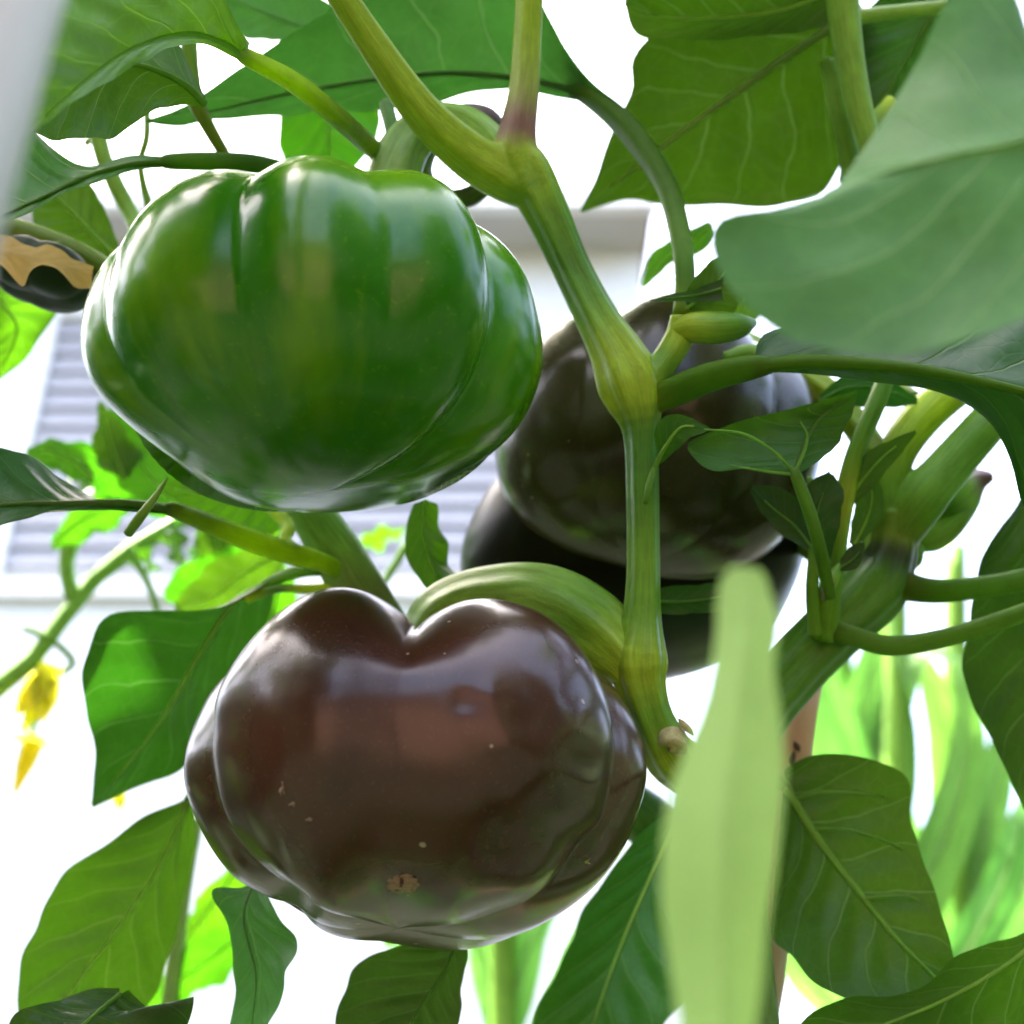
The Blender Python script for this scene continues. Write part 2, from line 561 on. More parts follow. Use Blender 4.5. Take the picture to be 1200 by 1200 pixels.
# ------------------------------------------------------------------ leaves
def leaf(parent, M, L, R, mat='mid', dl=0.0, dr=0.0, bulge=0.06, wave=0.08, waves=2.5, quilt=0.028, mr=3.0, mcol=None,
         pet=None, nv=48, nu=12, name='leaf', midrib=True, fold=0.0, edge=0.012, lump=0.10):
    """M midrib (x, y, depth) base to tip; L, R the two outlines (x, y[, depth]); dl, dr their depth offsets"""
    Ms = spline(M, nv)
    t = np.linspace(0, 1, nv)
    prof = np.sin(np.pi * np.clip(t, 0, 1)) ** 0.6
    def edge_pts(E, off):
        if len(E[0]) == 3:
            return spline(E, nv)
        e = spline(E, nv)
        return np.c_[e, Ms[:, 2] + off * prof]
    Ls, Rs = edge_pts(L, dl), edge_pts(R, dr)
    toW = lambda A: np.array([P(*a) for a in A])
    MW, LW, RW = toW(Ms), toW(Ls), toW(Rs)
    T = np.gradient(MW, axis=0)
    N = np.cross(T, RW - LW)
    N /= np.linalg.norm(N, axis=1)[:, None] + 1e-12
    sgn = np.sign((N @ FWD).mean()) or 1.0
    N *= sgn                                   # points away from the camera
    ph = rng.uniform(0, 6.28, 4)
    us = np.linspace(-1, 1, 2 * nu + 1)
    V, U = [], []
    length = np.linalg.norm(np.diff(MW, axis=0), axis=1).sum()
    for i in range(nv):
        for u in us:
            E = LW[i] if u < 0 else RW[i]
            a = abs(u)
            q = MW[i] + (E - MW[i]) * a
            hw = np.linalg.norm(E - MW[i])
            off = bulge * 4 * a * (1 - a) * hw
            sd_ = 0 if u < 0 else 1
            off += wave * hw * a * a * math.sin(waves * 2 * math.pi * t[i] + ph[sd_])
            off += quilt * min(hw, length * 0.3) * math.sin(2 * math.pi * (7 * t[i] - 1.6 * a ** 0.8)) * math.sin(math.pi * min(1, a * 1.1)) ** 0.7
            off += fold * hw * (1 - a) ** 2
            off += lump * hw * a * noise.noise(Vector(q * 38)) + lump * 0.4 * hw * noise.noise(Vector(q * 110))
            q = q + N[i] * off
            if a > 0.7:
                dirn = (E - MW[i]) / (hw + 1e-9)
                q = q + dirn * (a - 0.7) / 0.3 * length * edge * (math.sin(17 * t[i] + ph[2 + sd_]) * 0.6 + math.sin(41 * t[i] + ph[sd_]) * 0.3) * math.sin(math.pi * t[i])
            V.append(q)
            U.append((u * 0.5 + 0.5, t[i]))
    w = 2 * nu + 1
    F = [(i * w + j, i * w + j + 1, (i + 1) * w + j + 1, (i + 1) * w + j) for i in range(nv - 1) for j in range(w - 1)]
    o = mesh_obj(name, V, F, LEAF[mat], parent, uv=U)
    mc = mcol or {'dark': (0.16, 0.36, 0.06), 'blue': (0.16, 0.32, 0.11), 'pale': (0.36, 0.50, 0.16), 'tan': (0.3, 0.18, 0.07)}.get(mat, (0.34, 0.60, 0.10))
    if midrib:
        k = np.linspace(0, nv - 6, 16).astype(int)
        rows = [(Ms[i, 0], Ms[i, 1], Ms[i, 2] - 0.0002, mr * (1 - 0.85 * t[i]), mc) for i in k]
        tube('midrib', rows, o, VEINM, nr=8, n=32)
    if pet:
        last = (Ms[0, 0], Ms[0, 1], Ms[0, 2], pet[-1][3] * 0.85, pet[-1][4] if len(pet[-1]) > 4 else mc)
        tube('petiole', list(pet) + [last] + [(Ms[2, 0], Ms[2, 1], Ms[2, 2], max(mr, pet[-1][3] * 0.5), mc)], o, VEINM, nr=14, ridge=0.08, nridge=3)
    return o

# ------------------------------------------------------------------ peppers
def pepper_body(name, parent, c, axis, Rw, H, lobes, mat, sx=1.0, sf=1.0, expo=0.78, kb=0.22, kt=0.35, seed=0, nz=0.02, mid=0.55, dents=(), soft=0.05, rnd=0.3, expo_b=None, ftop=1.0, fbot=0.6, nth=220, ns=130, twist=0.0):
    """lobes: list of (furrow angle deg, furrow depth, lobe radius factor, lobe bottom drop) in rising angle; angle 0 faces the viewer, + to the right"""
    C = P(*c)
    ax = RIGHT * axis[0] + UP * axis[1] + FWD * axis[2]
    ax /= np.linalg.norm(ax)
    Fd = -FWD - ax * np.dot(-FWD, ax)
    Fd /= np.linalg.norm(Fd)
    X = np.cross(ax, Fd)
    X *= np.sign(np.dot(X, RIGHT))
    ang = [l[0] for l in lobes]
    n = len(lobes)
    V, U = [], []
    off = Vector((seed * 7.1, seed * 3.3, seed * 1.7))
    for i in range(ns + 1):
        s = math.pi * i / ns
        sn, cs = math.sin(s), math.cos(s)
        zeta = -cs
        w_ = min(1.0, max(0.0, 0.5 - zeta * 1.5))
        rho = max(sn, 0) ** (expo * (1 - w_) + (expo_b or expo) * w_)
        for j in range(nth):
            th = -180 + 360.0 * j / nth
            tw = th + twist * zeta
            tw = (tw + 180) % 360 - 180
            k = n - 1
            for q in range(n):
                if ang[q] <= tw:
                    k = q
            if tw < ang[0]:
                k = n - 1
            a0 = ang[k]
            a1 = ang[(k + 1) % n]
            span = (a1 - a0) % 360 or 360
            t = ((tw - a0) % 360) / span
            D = lobes[k][1] * (1 - t) + lobes[(k + 1) % n][1] * t
            md = (lobes[k][4] if len(lobes[k]) > 4 else mid) * (1 - t) + (lobes[(k + 1) % n][4] if len(lobes[(k + 1) % n]) > 4 else mid) * t
            fb = (lobes[k][5] if len(lobes[k]) > 5 else fbot) * (1 - t) + (lobes[(k + 1) % n][5] if len(lobes[(k + 1) % n]) > 5 else fbot) * t
            e = abs(2 * t - 1)
            A = 1 - (e ** 2.6)
            A = (math.sqrt(max(0, A) + soft) - math.sqrt(soft)) / (math.sqrt(1 + soft) - math.sqrt(soft))
            A = A * (1 - rnd) + math.sin(math.pi * t) ** 1.3 * rnd
            bump = math.sin(math.pi * t) ** 2
            amp = 1 + (lobes[k][2] - 1) * bump
            hfac = md + ((ftop if zeta > 0 else fb) - md) * abs(zeta) ** 1.3
            pole = 1 - math.exp(-(rho / 0.45) ** 2) if zeta < 0 else 1.0
            rad = rho * amp * (1 - D * hfac * (1 - A) * pole)
            z = zeta
            dimp = math.exp(-(rho / 0.42) ** 2)
            if zeta < 0:
                z *= 1 - kb * dimp
                z *= 1 - fb * D * (1 - A) * pole
                z -= lobes[k][3] * bump * math.exp(-((rho - 0.62) / 0.35) ** 2)
            else:
                z *= 1 - kt * dimp
                z *= 1 - 1.2 * ftop * D * (1 - A)
            dr = X * math.sin(math.radians(th)) * sx + Fd * math.cos(math.radians(th)) * sf
            p = dr * (rad * Rw) + ax * (z * H)
            pv = Vector(p) * 22 + off
            f = 1 + nz * noise.noise(pv) * 1.6 + nz * 0.5 * noise.noise(pv * 2.7)
            p = p * f
            wp = C + p
            V.append(wp)
            U.append((j / nth, i / ns))
    V = np.array(V)
    # press marks: (x, y, radius px, depth px) on the viewer's side
    for (dx, dy, rpx, dep) in dents:
        rel = V - CAM
        dd = rel @ FWD
        px = 600 + (rel @ RIGHT) / dd * FPX
        py = 600 - (rel @ UP) / dd * FPX
        front = ((V - C) @ FWD) < 0.01
        w = np.exp(-(((px - dx) ** 2 + (py - dy) ** 2) / rpx ** 2)) * front
        nrm = (V - C) / (np.linalg.norm(V - C, axis=1)[:, None] + 1e-9)
        V = V - nrm * (w * dep * dd / FPX)[:, None]
    F = []
    for i in range(ns):
        for j in range(nth):
            k = (j + 1) % nth
            F.append((i * nth + j, i * nth + k, (i + 1) * nth + k, (i + 1) * nth + j))
    o = mesh_obj(name, V, F, mat, parent, uv=U)
    return o, C, ax, X, Fd, V

def calyx(parent, pos, ax, X, Fd, r, colr, n=6):
    """green cap with shallow points where the stalk meets the fruit"""
    V, F, K, U = [], [], [], []
    m = 48
    for i in range(9):
        q = i / 8
        for j in range(m):
            th = 2 * math.pi * j / m
            rr = r * q * (1 + 0.16 * q * math.cos(n * th))
            zz = r * (0.30 * (1 - q ** 2) - 0.12 * q ** 4)
            V.append(pos + X * rr * math.cos(th) + Fd * rr * math.sin(th) + ax * zz)
            K.append(colr)
            U.append((j / m, q))
    for i in range(8):
        for j in range(m):
            k = (j + 1) % m
            F.append((i * m + j, i * m + k, (i + 1) * m + k, (i + 1) * m + j))
    return mesh_obj('calyx', V, F, STEM, parent, uv=U, colors=K)

def box_geo(x0, x1, y0, y1, z0, z1):
    V = [(x0, y0, z0), (x1, y0, z0), (x1, y1, z0), (x0, y1, z0), (x0, y0, z1), (x1, y0, z1), (x1, y1, z1), (x0, y1, z1)]
    F = [(0, 3, 2, 1), (4, 5, 6, 7), (0, 1, 5, 4), (1, 2, 6, 5), (2, 3, 7, 6), (3, 0, 4, 7)]
    return V, F

def box(name, x0, x1, y0, y1, z0, z1, mat, parent=None, **kw):
    V, F = box_geo(x0, x1, y0, y1, z0, z1)
    return mesh_obj(name, V, F, mat, parent, smooth=False, **kw)

# ================================================================== SETTING
# ground: one soil sheet to the horizon, gently uneven near the plants
gn = 60
gx = np.sign(np.linspace(-1, 1, gn)) * np.abs(np.linspace(-1, 1, gn)) ** 4 * 900
GV = [(x, y, 0.02 * noise.noise(Vector((x * 1.7, y * 1.7, 0))) if abs(x) < 6 and abs(y) < 6 else 0.0) for y in gx for x in gx]
GF = [(i * gn + j, i * gn + j + 1, (i + 1) * gn + j + 1, (i + 1) * gn + j) for i in range(gn - 1) for j in range(gn - 1)]
mesh_obj('ground', GV, GF, M_SOIL, kind='structure')

# house across the garden, upper wall in lavender-grey lap siding
HY = 7.0
zt = at_wall(300, 378, HY)[2]
zb = at_wall(300, 668, HY)[2]
xl = at_wall(56, 450, HY)[0]
xr = at_wall(590, 450, HY)[0]
xe = at_wall(752, 280, HY)[0]
x_w = -6.5
z_e = at_wall(600, 296, HY)[2]
house = thing('house', 'white house with lavender grey siding on its upper wall, blurred behind the plants', 'house', (0, HY, 0))
box('wall', x_w, xe - 0.02, HY, HY + 6, 0, z_e, M_WHITE, house)
nb = 13
bh = (zt - zb) / nb
for i in range(nb):
    z0 = zb + i * bh
    V = [(xl, HY - 0.05, z0), (xr, HY - 0.05, z0), (xr, HY - 0.012, z0 + bh * 1.02), (xl, HY - 0.012, z0 + bh * 1.02),
         (xl, HY - 0.002, z0), (xr, HY - 0.002, z0), (xr, HY - 0.002, z0 + bh * 1.02), (xl, HY - 0.002, z0 + bh * 1.02)]
    F = [(0, 1, 2, 3), (4, 7, 6, 5), (0, 4, 5, 1), (3, 2, 6, 7), (0, 3, 7, 4), (1, 5, 6, 2)]
    mesh_obj('siding_board', V, F, M_SIDING, house, smooth=False)
box('corner_board', xl - 0.16, xl, HY - 0.07, HY - 0.003, zb - 0.1, zt + 0.12, M_WHITE, house)
box('corner_board', xr, xr + 0.16, HY - 0.07, HY - 0.003, zb - 0.1, zt + 0.12, M_WHITE, house)
box('frieze_board', xl, xr, HY - 0.075, HY - 0.003, zt + 0.01, zt + 0.13, M_WHITE, house)
box('base_trim', xl - 0.16, xr + 0.16, HY - 0.09, HY - 0.003, zb - 0.22, zb - 0.102, M_WHITE, house)
box('soffit', x_w - 0.3, xe + 0.02, HY - 0.42, HY + 6.3, z_e + 0.002, z_e + 0.05, M_SOFFIT, house)
box('gutter', x_w - 0.3, xe + 0.06, HY - 0.52, HY - 0.425, z_e - 0.02, z_e + 0.14, M_WHITE, house)
V = [(x_w - 0.3, HY - 0.42, z_e + 0.06), (xe + 0.05, HY - 0.42, z_e + 0.06), (xe + 0.05, HY + 3, z_e + 1.9), (x_w - 0.3, HY + 3, z_e + 1.9),
     (xe + 0.05, HY + 6.3, z_e + 0.06), (x_w - 0.3, HY + 6.3, z_e + 0.06)]
mesh_obj('roof', V, [(0, 1, 2, 3), (3, 2, 4, 5), (0, 3, 5), (1, 4, 2), (0, 5, 4, 1)], M_ROOF, house, smooth=False)

# tan wall added behind the viewer, unseen, to give the fruit warm reflections
wall = thing('added_wall', 'short tan wall added behind the viewer, unseen, for the glossy peppers to mirror', 'wall', (0, -1.8, 0))
box('wall', -1.15, 1.15, -2.0, -1.8, 0, 1.62, M_TANWALL, wall)
box('coping', -1.2, 1.2, -2.05, -1.75, 1.622, 1.69, M_SOFFIT, wall)
def added_hedge(label, x0, x1, y0, y1, h, seed):  # foliage masses added out of view to block sky from the fruit
    o = thing('added_hedge', label, 'added_hedge', ((x0 + x1) / 2, (y0 + y1) / 2, 0.0))
    V, F = [], []
    n, m = 40, 26
    ring = []
    for i in range(n):
        t = i / n * 2 * math.pi
        ring.append((math.copysign(abs(math.cos(t)) ** 0.5, math.cos(t)), math.copysign(abs(math.sin(t)) ** 0.5, math.sin(t))))
    for k in range(m + 1):
        q = k / m
        sc = (1 - q ** 6) ** 0.5
        for (a, b) in ring:
            p = Vector(((x0 + x1) / 2 + a * (x1 - x0) / 2 * sc, (y0 + y1) / 2 + b * (y1 - y0) / 2 * sc, q * h))
            d = Vector((a, b, q)) * 0.35 * (noise.noise(p * 1.3 + Vector((seed, 0, 0))) + 0.5 * noise.noise(p * 4))
            V.append(p + d)
    for k in range(m):
        for i in range(n):
            F.append((k * n + i, k * n + (i + 1) % n, (k + 1) * n + (i + 1) % n, (k + 1) * n + i))
    return mesh_obj('foliage', V, F, M_ADDED_HEDGE, o)
added_hedge('tall dark green foliage screen added behind the viewer on the left, unseen, narrows the sky mirrored in the peppers', -8, -1.35, -4.0, -1.6, 5.6, 1)
added_hedge('tall dark green foliage screen added behind the viewer on the right, unseen, narrows the sky mirrored in the peppers', 1.35, 8, -4.0, -1.6, 5.6, 9)

added_hedge('long foliage screen added along the left side, unseen, blocks low sky from the peppers', -5.2, -3.3, -1.4, 5.6, 2.7, 21)
added_hedge('long foliage screen added along the right side, unseen, blocks low sky from the peppers', 3.3, 5.2, -1.4, 5.6, 2.7, 33)

# low weedy growth added over the bed, unseen, so fruit undersides mirror dark
gr = random.Random(5)
CV, CF, CU = [], [], []
for k in range(9000):
    x, y = gr.uniform(-3.2, 3.2), gr.uniform(-1.6, 5.5)
    h = gr.uniform(0.02, 0.34) if y > 0.7 else gr.uniform(0.01, 0.16)
    a, tl, ln = gr.uniform(0, 6.28), gr.uniform(-0.3, 0.9), gr.uniform(0.07, 0.16)
    f = Vector((math.cos(a) * math.cos(tl), math.sin(a) * math.cos(tl), math.sin(tl)))
    sd2 = Vector((-math.sin(a), math.cos(a), gr.uniform(-.3, .3))) * ln * 0.28
    c = Vector((x, y, h))
    b0 = len(CV)
    CV += [c, c + f * ln * 0.4 + sd2, c + f * ln + Vector((0, 0, -0.02)), c + f * ln * 0.4 - sd2]
    CU += [(0.5, 0), (1, 0.4), (0.5, 1), (0, 0.4)]
    CF.append((b0, b0 + 1, b0 + 2, b0 + 3))
gc = mesh_obj('added_ground_cover', [tuple(q) for q in CV], CF, M_WEED, kind='stuff', uv=CU)
tag(gc, 'low dark weedy growth added over the soil bed, unseen, darkens reflections under the peppers', 'ground cover')

# ================================================================== PEPPER PLANT (main)
base = P(850, 1000, 0.27)
plant = thing('pepper_plant', 'green pepper plant with a thick forked stem, bearing the large green and brown peppers', 'pepper plant', (base[0] + 0.01, base[1] + 0.05, 0.0))

def g_end(pt, d0, r, c, spread=(0, 0)):
    return None

def ground_row(x, y, d, dx, dy, r, c):
    """row for a tube that runs from the pixel point down to the soil (dx, dy metres aside)"""
    w = P(x, y, d)
    tgt = np.array([w[0] + dx, w[1] + dy, -0.02])
    out = []
    for k in (0.15, 0.4, 0.7, 1.0):
        q = w + (tgt - w) * k
        out.append(('W', q, r * d / FPX, c))
    return out

def up_row(x, y, d, targets, r, c):
    return [('W', np.array(t), r * d / FPX, c) for t in targets]

# stem A with its fork; stem B to the right; they join behind the pale leaf
stemA = [(600, 170, 0.292, 20, GY), (616, 200, 0.2922, 28, GY), (641, 250, 0.292, 25, G), (668, 310, 0.291, 22, GD), (698, 370, 0.288, 24, G), (722, 412, 0.286, 30, GY), (738, 448, 0.285, 37, GY), (746, 476, 0.284, 31, GY), (751, 508, 0.283, 20, GD),
         (753, 580, 0.281, 18.5, GD), (754, 660, 0.279, 18.5, G), (752, 725, 0.277, 22, G), (748, 772, 0.275, 33, GY), (750, 800, 0.2745, 29, GY), (762, 840, 0.274, 25, G), (785, 885, 0.276, 29, GY),
         (815, 905, 0.282, 32, GD), (845, 920, 0.288, 36, GD)]
forkL = [(325, -130, 0.268, 16, GY), (385, -30, 0.272, 16.5, GY), (430, 40, 0.277, 18, GY), (490, 125, 0.283, 22, GY), (545, 178, 0.289, 26, GY), (588, 203, 0.292, 29, GY), (622, 222, 0.2925, 24, G)]
forkR = [(624, -140, 0.302, 15, GY), (622, -30, 0.297, 16, GY), (618, 50, 0.296, 16.5, GY), (614, 110, 0.294, 18, (0.2, 0.25, 0.04)), (607, 155, 0.292, 22, (0.16, 0.085, 0.06)), (606, 185, 0.292, 28, GY), (625, 222, 0.2925, 24, G)]
stemB = [(845, 920, 0.288, 36, GD), (880, 845, 0.300, 36, GD), (930, 785, 0.308, 34, GD), (985, 730, 0.312, 34, GD), (1025, 690, 0.315, 36, GD), (1042, 655, 0.317, 30, DK), (1048, 628, 0.318, 27, OL), (1052, 600, 0.318, 28, OL)]
forkB1 = [(1050, 625, 0.318, 24, OL), (1040, 580, 0.318, 22, G), (1052, 530, 0.319, 22, GY), (1085, 485, 0.321, 23, YB), (1130, 450, 0.324, 20, GY)]
forkB2 = [(1052, 625, 0.318, 26, OL), (1075, 590, 0.316, 30, G), (1105, 555, 0.315, 26, GL), (1145, 510, 0.315, 24, G), (1185, 465, 0.318, 22, G)]
trunk = [(845, 920, 0.288, 37, GD)] + ground_row(845, 920, 0.288, 0.012, 0.05, 40, (0.10, 0.10, 0.05))
st = fused('stem', [dict(pts=stemA, ridge=0.085, nridge=6), dict(pts=forkL, ridge=0.06, nridge=5), dict(pts=forkR, ridge=0.06, nridge=5), dict(pts=stemB, ridge=0.08, nridge=6), dict(pts=forkB1), dict(pts=forkB2)], plant, voxel=0.0004, smooth=7, n=70, nr=40)
tube('trunk', trunk, plant, n=40, ridge=0.06)
# torn scar on the lower stem
V, F, U, K = tube_geo([(772, 872, 0.2700, 3, G), (782, 866, 0.2692, 11, G), (792, 868, 0.2695, 13, G), (800, 880, 0.2715, 8, G)], nr=14, ridge=0.25, nridge=4)
mesh_obj('torn_scar', V, F, M_FLESH, plant)
V, F, U, K = tube_geo([(795, 842, 0.2690, 1, G), (800, 848, 0.2688, 4, G), (808, 856, 0.2690, 4, G), (813, 862, 0.2695, 1, G)], nr=8)
mesh_obj('torn_fibre', V, F, M_FLESH, plant)

# shoot at the upper right node of stem A
tube('branch', [(752, 455, 0.284, 22, GY), (775, 428, 0.285, 17, G), (795, 396, 0.286, 17, GY), (800, 372, 0.286, 15, GY)], plant, ridge=0.05)
tube('bud_stalk', [(792, 388, 0.286, 13, GY), (812, 384, 0.284, 18, GY), (840, 384, 0.283, 19, G), (866, 382, 0.284, 15, GD), (884, 378, 0.286, 5, GD)], plant)
# petiole rising to the top leaf, running on as its midrib
leaf(plant, [(690, 112, 0.335), (640, 98, 0.338), (590, 90, 0.340), (520, 86, 0.340), (430, 95, 0.338), (330, 112, 0.334), (250, 130, 0.330), (172, 142, 0.326)],
     [(700, 110), (665, 60), (640, 15), (600, -60), (520, -100), (440, -60), (385, 8), (330, 48), (265, 92), (215, 124), (172, 140)],
     [(692, 120), (640, 112), (590, 106), (520, 116), (430, 132), (330, 134), (250, 140), (215, 149), (172, 144)], 'blue', dl=-0.012, dr=0.006, wave=0.03, mr=4.5, mcol=(0.08, 0.20, 0.04),
     pet=[(800, 372, 0.286, 13, GY), (802, 330, 0.290, 12, G), (798, 285, 0.296, 12.5, GL), (782, 222, 0.307, 13, G), (752, 172, 0.318, 14, G), (720, 135, 0.328, 14, G)])
# web of blade running down the petiole
leaf(plant, [(665, 104, 0.3375), (735, 160, 0.325), (775, 220, 0.309), (795, 290, 0.297)], [(655, 45), (690, 92), (742, 138), (790, 205), (803, 285)], [(667, 108), (735, 162), (776, 222), (796, 292)], 'blue', wave=0, lump=0, edge=0, midrib=False, quilt=0, nv=20, nu=4)

# thorn-like young leaf and bract by that node
leaf(plant, [(845, 338, 0.281), (820, 345, 0.281), (795, 348, 0.280), (762, 352, 0.280)], [(850, 325), (815, 338), (790, 344), (762, 351)], [(848, 352), (815, 354), (790, 353), (762, 353)], 'dark', mr=1.5, nv=24, nu=5)
leaf(plant, [(800, 365, 0.285), (825, 345, 0.283), (845, 325, 0.282), (862, 300, 0.283)], [(802, 345), (815, 325), (835, 305), (862, 295)], [(815, 370), (850, 372), (868, 350), (864, 302)], 'mid', mr=2, nv=24, nu=6)

# petiole and dark leaf running off to the right from the big node
leaf(plant, [(880, 430, 0.272), (950, 424, 0.268), (1050, 430, 0.262), (1130, 443, 0.256), (1240, 470, 0.250), (1330, 505, 0.248), (1420, 570, 0.248)],
     [(885, 418), (893, 392), (940, 375), (1040, 350), (1150, 330), (1250, 335), (1350, 410), (1420, 565)],
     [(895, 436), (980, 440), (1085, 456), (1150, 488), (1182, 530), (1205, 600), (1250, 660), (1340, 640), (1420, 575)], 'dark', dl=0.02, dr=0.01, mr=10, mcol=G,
     pet=[(765, 468, 0.284, 17, GY), (795, 456, 0.281, 18, G), (835, 440, 0.276, 17, G)])
# second thin stalk beneath it
tube('petiole', [(905, 425, 0.300, 9, GL), (880, 412, 0.302, 9, GL), (850, 420, 0.302, 8, G)], plant)

# palmate veined leaf right of the stem
leaf(plant, [(932, 556, 0.268), (942, 522, 0.272), (962, 490, 0.276), (1004, 460, 0.280)],
     [(925, 555), (880, 549), (838, 553), (815, 538), (806, 518), (850, 500), (905, 484), (960, 470), (1004, 458)],
     [(945, 550), (975, 528), (992, 500), (1000, 480), (1005, 462)], 'mid', dl=-0.003, wave=0.02, lump=0.015, mr=3, mcol=(0.16, 0.30, 0.06),
     pet=[(972, 700, 0.278, 7, G), (962, 650, 0.274, 8, G), (948, 600, 0.270, 8, GL)])
for pts in ([(932, 554, 0.2678, 4, GL), (905, 528, 0.2675, 3, GL), (870, 508, 0.2672, 2.4, GL), (825, 503, 0.267, 1.2, GL)],
            [(932, 552, 0.2682, 3.5, GL), (942, 530, 0.269, 3, GL), (946, 510, 0.2695, 2.2, GL), (938, 494, 0.270, 1.2, GL)],
            [(930, 556, 0.268, 3, GL), (895, 552, 0.2672, 2.2, GL), (855, 545, 0.2668, 1.0, GL)]):
    tube('lateral_vein', [(*p[:3], p[3] * 0.7, (0.24, 0.48, 0.08)) for p in pts], plant, VEINM, nr=8)
# small leaf beside the stem
leaf(plant, [(768, 545, 0.276), (782, 520, 0.272), (800, 500, 0.270), (832, 502, 0.270)], [(770, 535), (768, 505), (780, 487), (805, 488), (830, 500)], [(772, 545), (790, 530), (808, 514), (832, 504)], 'mid', mr=3, nv=24, nu=6,
     pet=[(756, 590, 0.2725, 3, G), (760, 570, 0.2735, 4, GL)])
# dim leaf and curled young leaves near the right shoot
leaf(plant, [(950, 640, 0.285), (930, 615, 0.288), (905, 595, 0.290), (880, 572, 0.292)], [(955, 630), (945, 595), (915, 572), (882, 568)], [(945, 645), (915, 625), (892, 600), (880, 577)], 'dark', mr=2, nv=24, nu=6)
leaf(plant, [(985, 600, 0.296), (1005, 570, 0.294), (1035, 535, 0.292), (1073, 506, 0.290)], [(985, 580), (1005, 540), (1040, 517), (1073, 504)], [(990, 600), (1020, 575), (1045, 545), (1074, 508)], 'mid', mr=2.5, nv=24, nu=6)
leaf(plant, [(972, 660, 0.286), (958, 620, 0.284), (960, 590, 0.284), (975, 556, 0.286)], [(968, 650), (940, 610), (945, 570), (972, 552)], [(975, 650), (985, 610), (988, 575), (977, 556)], 'dark', mr=2, nv=24, nu=6)
leaf(plant, [(985, 665, 0.284), (1000, 655, 0.284), (1013, 638, 0.285)], [(985, 655), (997, 640), (1013, 635)], [(985, 670), (1005, 665), (1014, 640)], 'dark', mr=1.5, nv=18, nu=4)
# the right shoot, its side stalk and petioles
tube('branch', [(968, 745, 0.303, 15, G), (972, 700, 0.298, 13, G), (980, 640, 0.295, 12, G), (988, 590, 0.294, 12, GY), (1003, 530, 0.295, 11, G), (1030, 465, 0.298, 11, G), (1042, 430, 0.300, 10, G)], plant, ridge=0.04)
tube('branch', [(955, 742, 0.300, 9, G), (952, 690, 0.297, 8, G), (954, 650, 0.295, 7, GL), (950, 615, 0.293, 4, G)], plant)
leaf(plant, [(1230, 705, 0.300), (1300, 690, 0.30), (1380, 720, 0.30), (1450, 760, 0.30)], [(1235, 690), (1300, 620), (1380, 650), (1450, 755)], [(1235, 715), (1300, 780), (1380, 800), (1450, 765)], 'mid',
     pet=[(975, 738, 0.302, 14, G), (1000, 745, 0.300, 12, GL), (1045, 756, 0.298, 12, GL), (1110, 746, 0.298, 11, GL), (1180, 724, 0.299, 11, GL)])
leaf(plant, [(1230, 676, 0.310), (1300, 650, 0.31), (1380, 640, 0.32), (1450, 640, 0.32)], [(1235, 660), (1300, 590), (1380, 590), (1450, 635)], [(1235, 685), (1300, 700), (1380, 690), (1450, 645)], 'mid',
     pet=[(1035, 672, 0.315, 22, GY), (1062, 686, 0.313, 17, OL), (1100, 692, 0.311, 14, G), (1160, 686, 0.310, 13, GL), (1205, 678, 0.310, 13, GL)])
# wilted calyx with a brown withered tip behind the fork
wb = tube('withered_bud', [(1062, 630, 0.335, 10, G), (1075, 606, 0.337, 24, G), (1100, 592, 0.338, 36, GD), (1125, 575, 0.338, 28, GL), (1145, 563, 0.338, 14, (0.10, 0.06, 0.04)), (1162, 558, 0.338, 5, (0.12, 0.06, 0.04))], plant, ridge=0.12, nridge=4)
tube('bud_lobe', [(1070, 640, 0.334, 8, G), (1095, 630, 0.333, 16, GL), (1120, 610, 0.334, 14, G), (1135, 590, 0.335, 6, GD)], plant)
# leaf stalks crossing above the fork
tube('petiole', [(1070, 470, 0.33, 12, OL), (1050, 455, 0.335, 10, GY), (1010, 452, 0.34, 9, G)], plant)

leaf(plant, [(835, 262, 0.42), (805, 285, 0.42), (780, 305, 0.42), (752, 335, 0.42)], [(830, 258), (795, 275), (765, 295), (752, 330)], [(840, 275), (825, 295), (790, 308), (756, 338)], 'mid', mr=2, nv=24, nu=6)
leaf(plant, [(850, 392, 0.40), (870, 360, 0.40), (880, 330, 0.40), (872, 295, 0.40)], [(845, 385), (848, 350), (858, 320), (870, 295)], [(860, 395), (895, 365), (900, 330), (876, 296)], 'mid', mr=2, nv=24, nu=6)
tube('branch', [(1012, 690, 0.316, 8, G), (1016, 640, 0.318, 7, GL), (1020, 590, 0.320, 6, GL), (1032, 550, 0.322, 4, G)], plant)
tube('branch', [(985, 640, 0.297, 6, G), (965, 600, 0.296, 5, GL), (948, 560, 0.297, 4, G)], plant)
tube('bud', [(985, 662, 0.290, 4, G), (975, 678, 0.289, 8, GL), (968, 694, 0.288, 6, (0.14, 0.12, 0.04)), (966, 704, 0.288, 2, (0.12, 0.08, 0.04))], plant)
tube('bud', [(1078, 640, 0.328, 6, G), (1070, 655, 0.327, 11, G), (1062, 668, 0.326, 6, GL)], plant)
leaf(plant, [(1000, 640, 0.30), (1015, 610, 0.30), (1022, 580, 0.30), (1015, 545, 0.30)], [(995, 635), (1000, 600), (1005, 570), (1013, 546)], [(1005, 640), (1030, 612), (1036, 580), (1018, 546)], 'mid', mr=2, nv=24, nu=6)
leaf(plant, [(960, 470, 0.315), (990, 455, 0.315), (1030, 455, 0.315), (1075, 470, 0.315)], [(960, 462), (990, 440), (1030, 438), (1075, 466)], [(962, 478), (995, 475), (1035, 478), (1075, 474)], 'dark', mr=2, nv=24, nu=6)
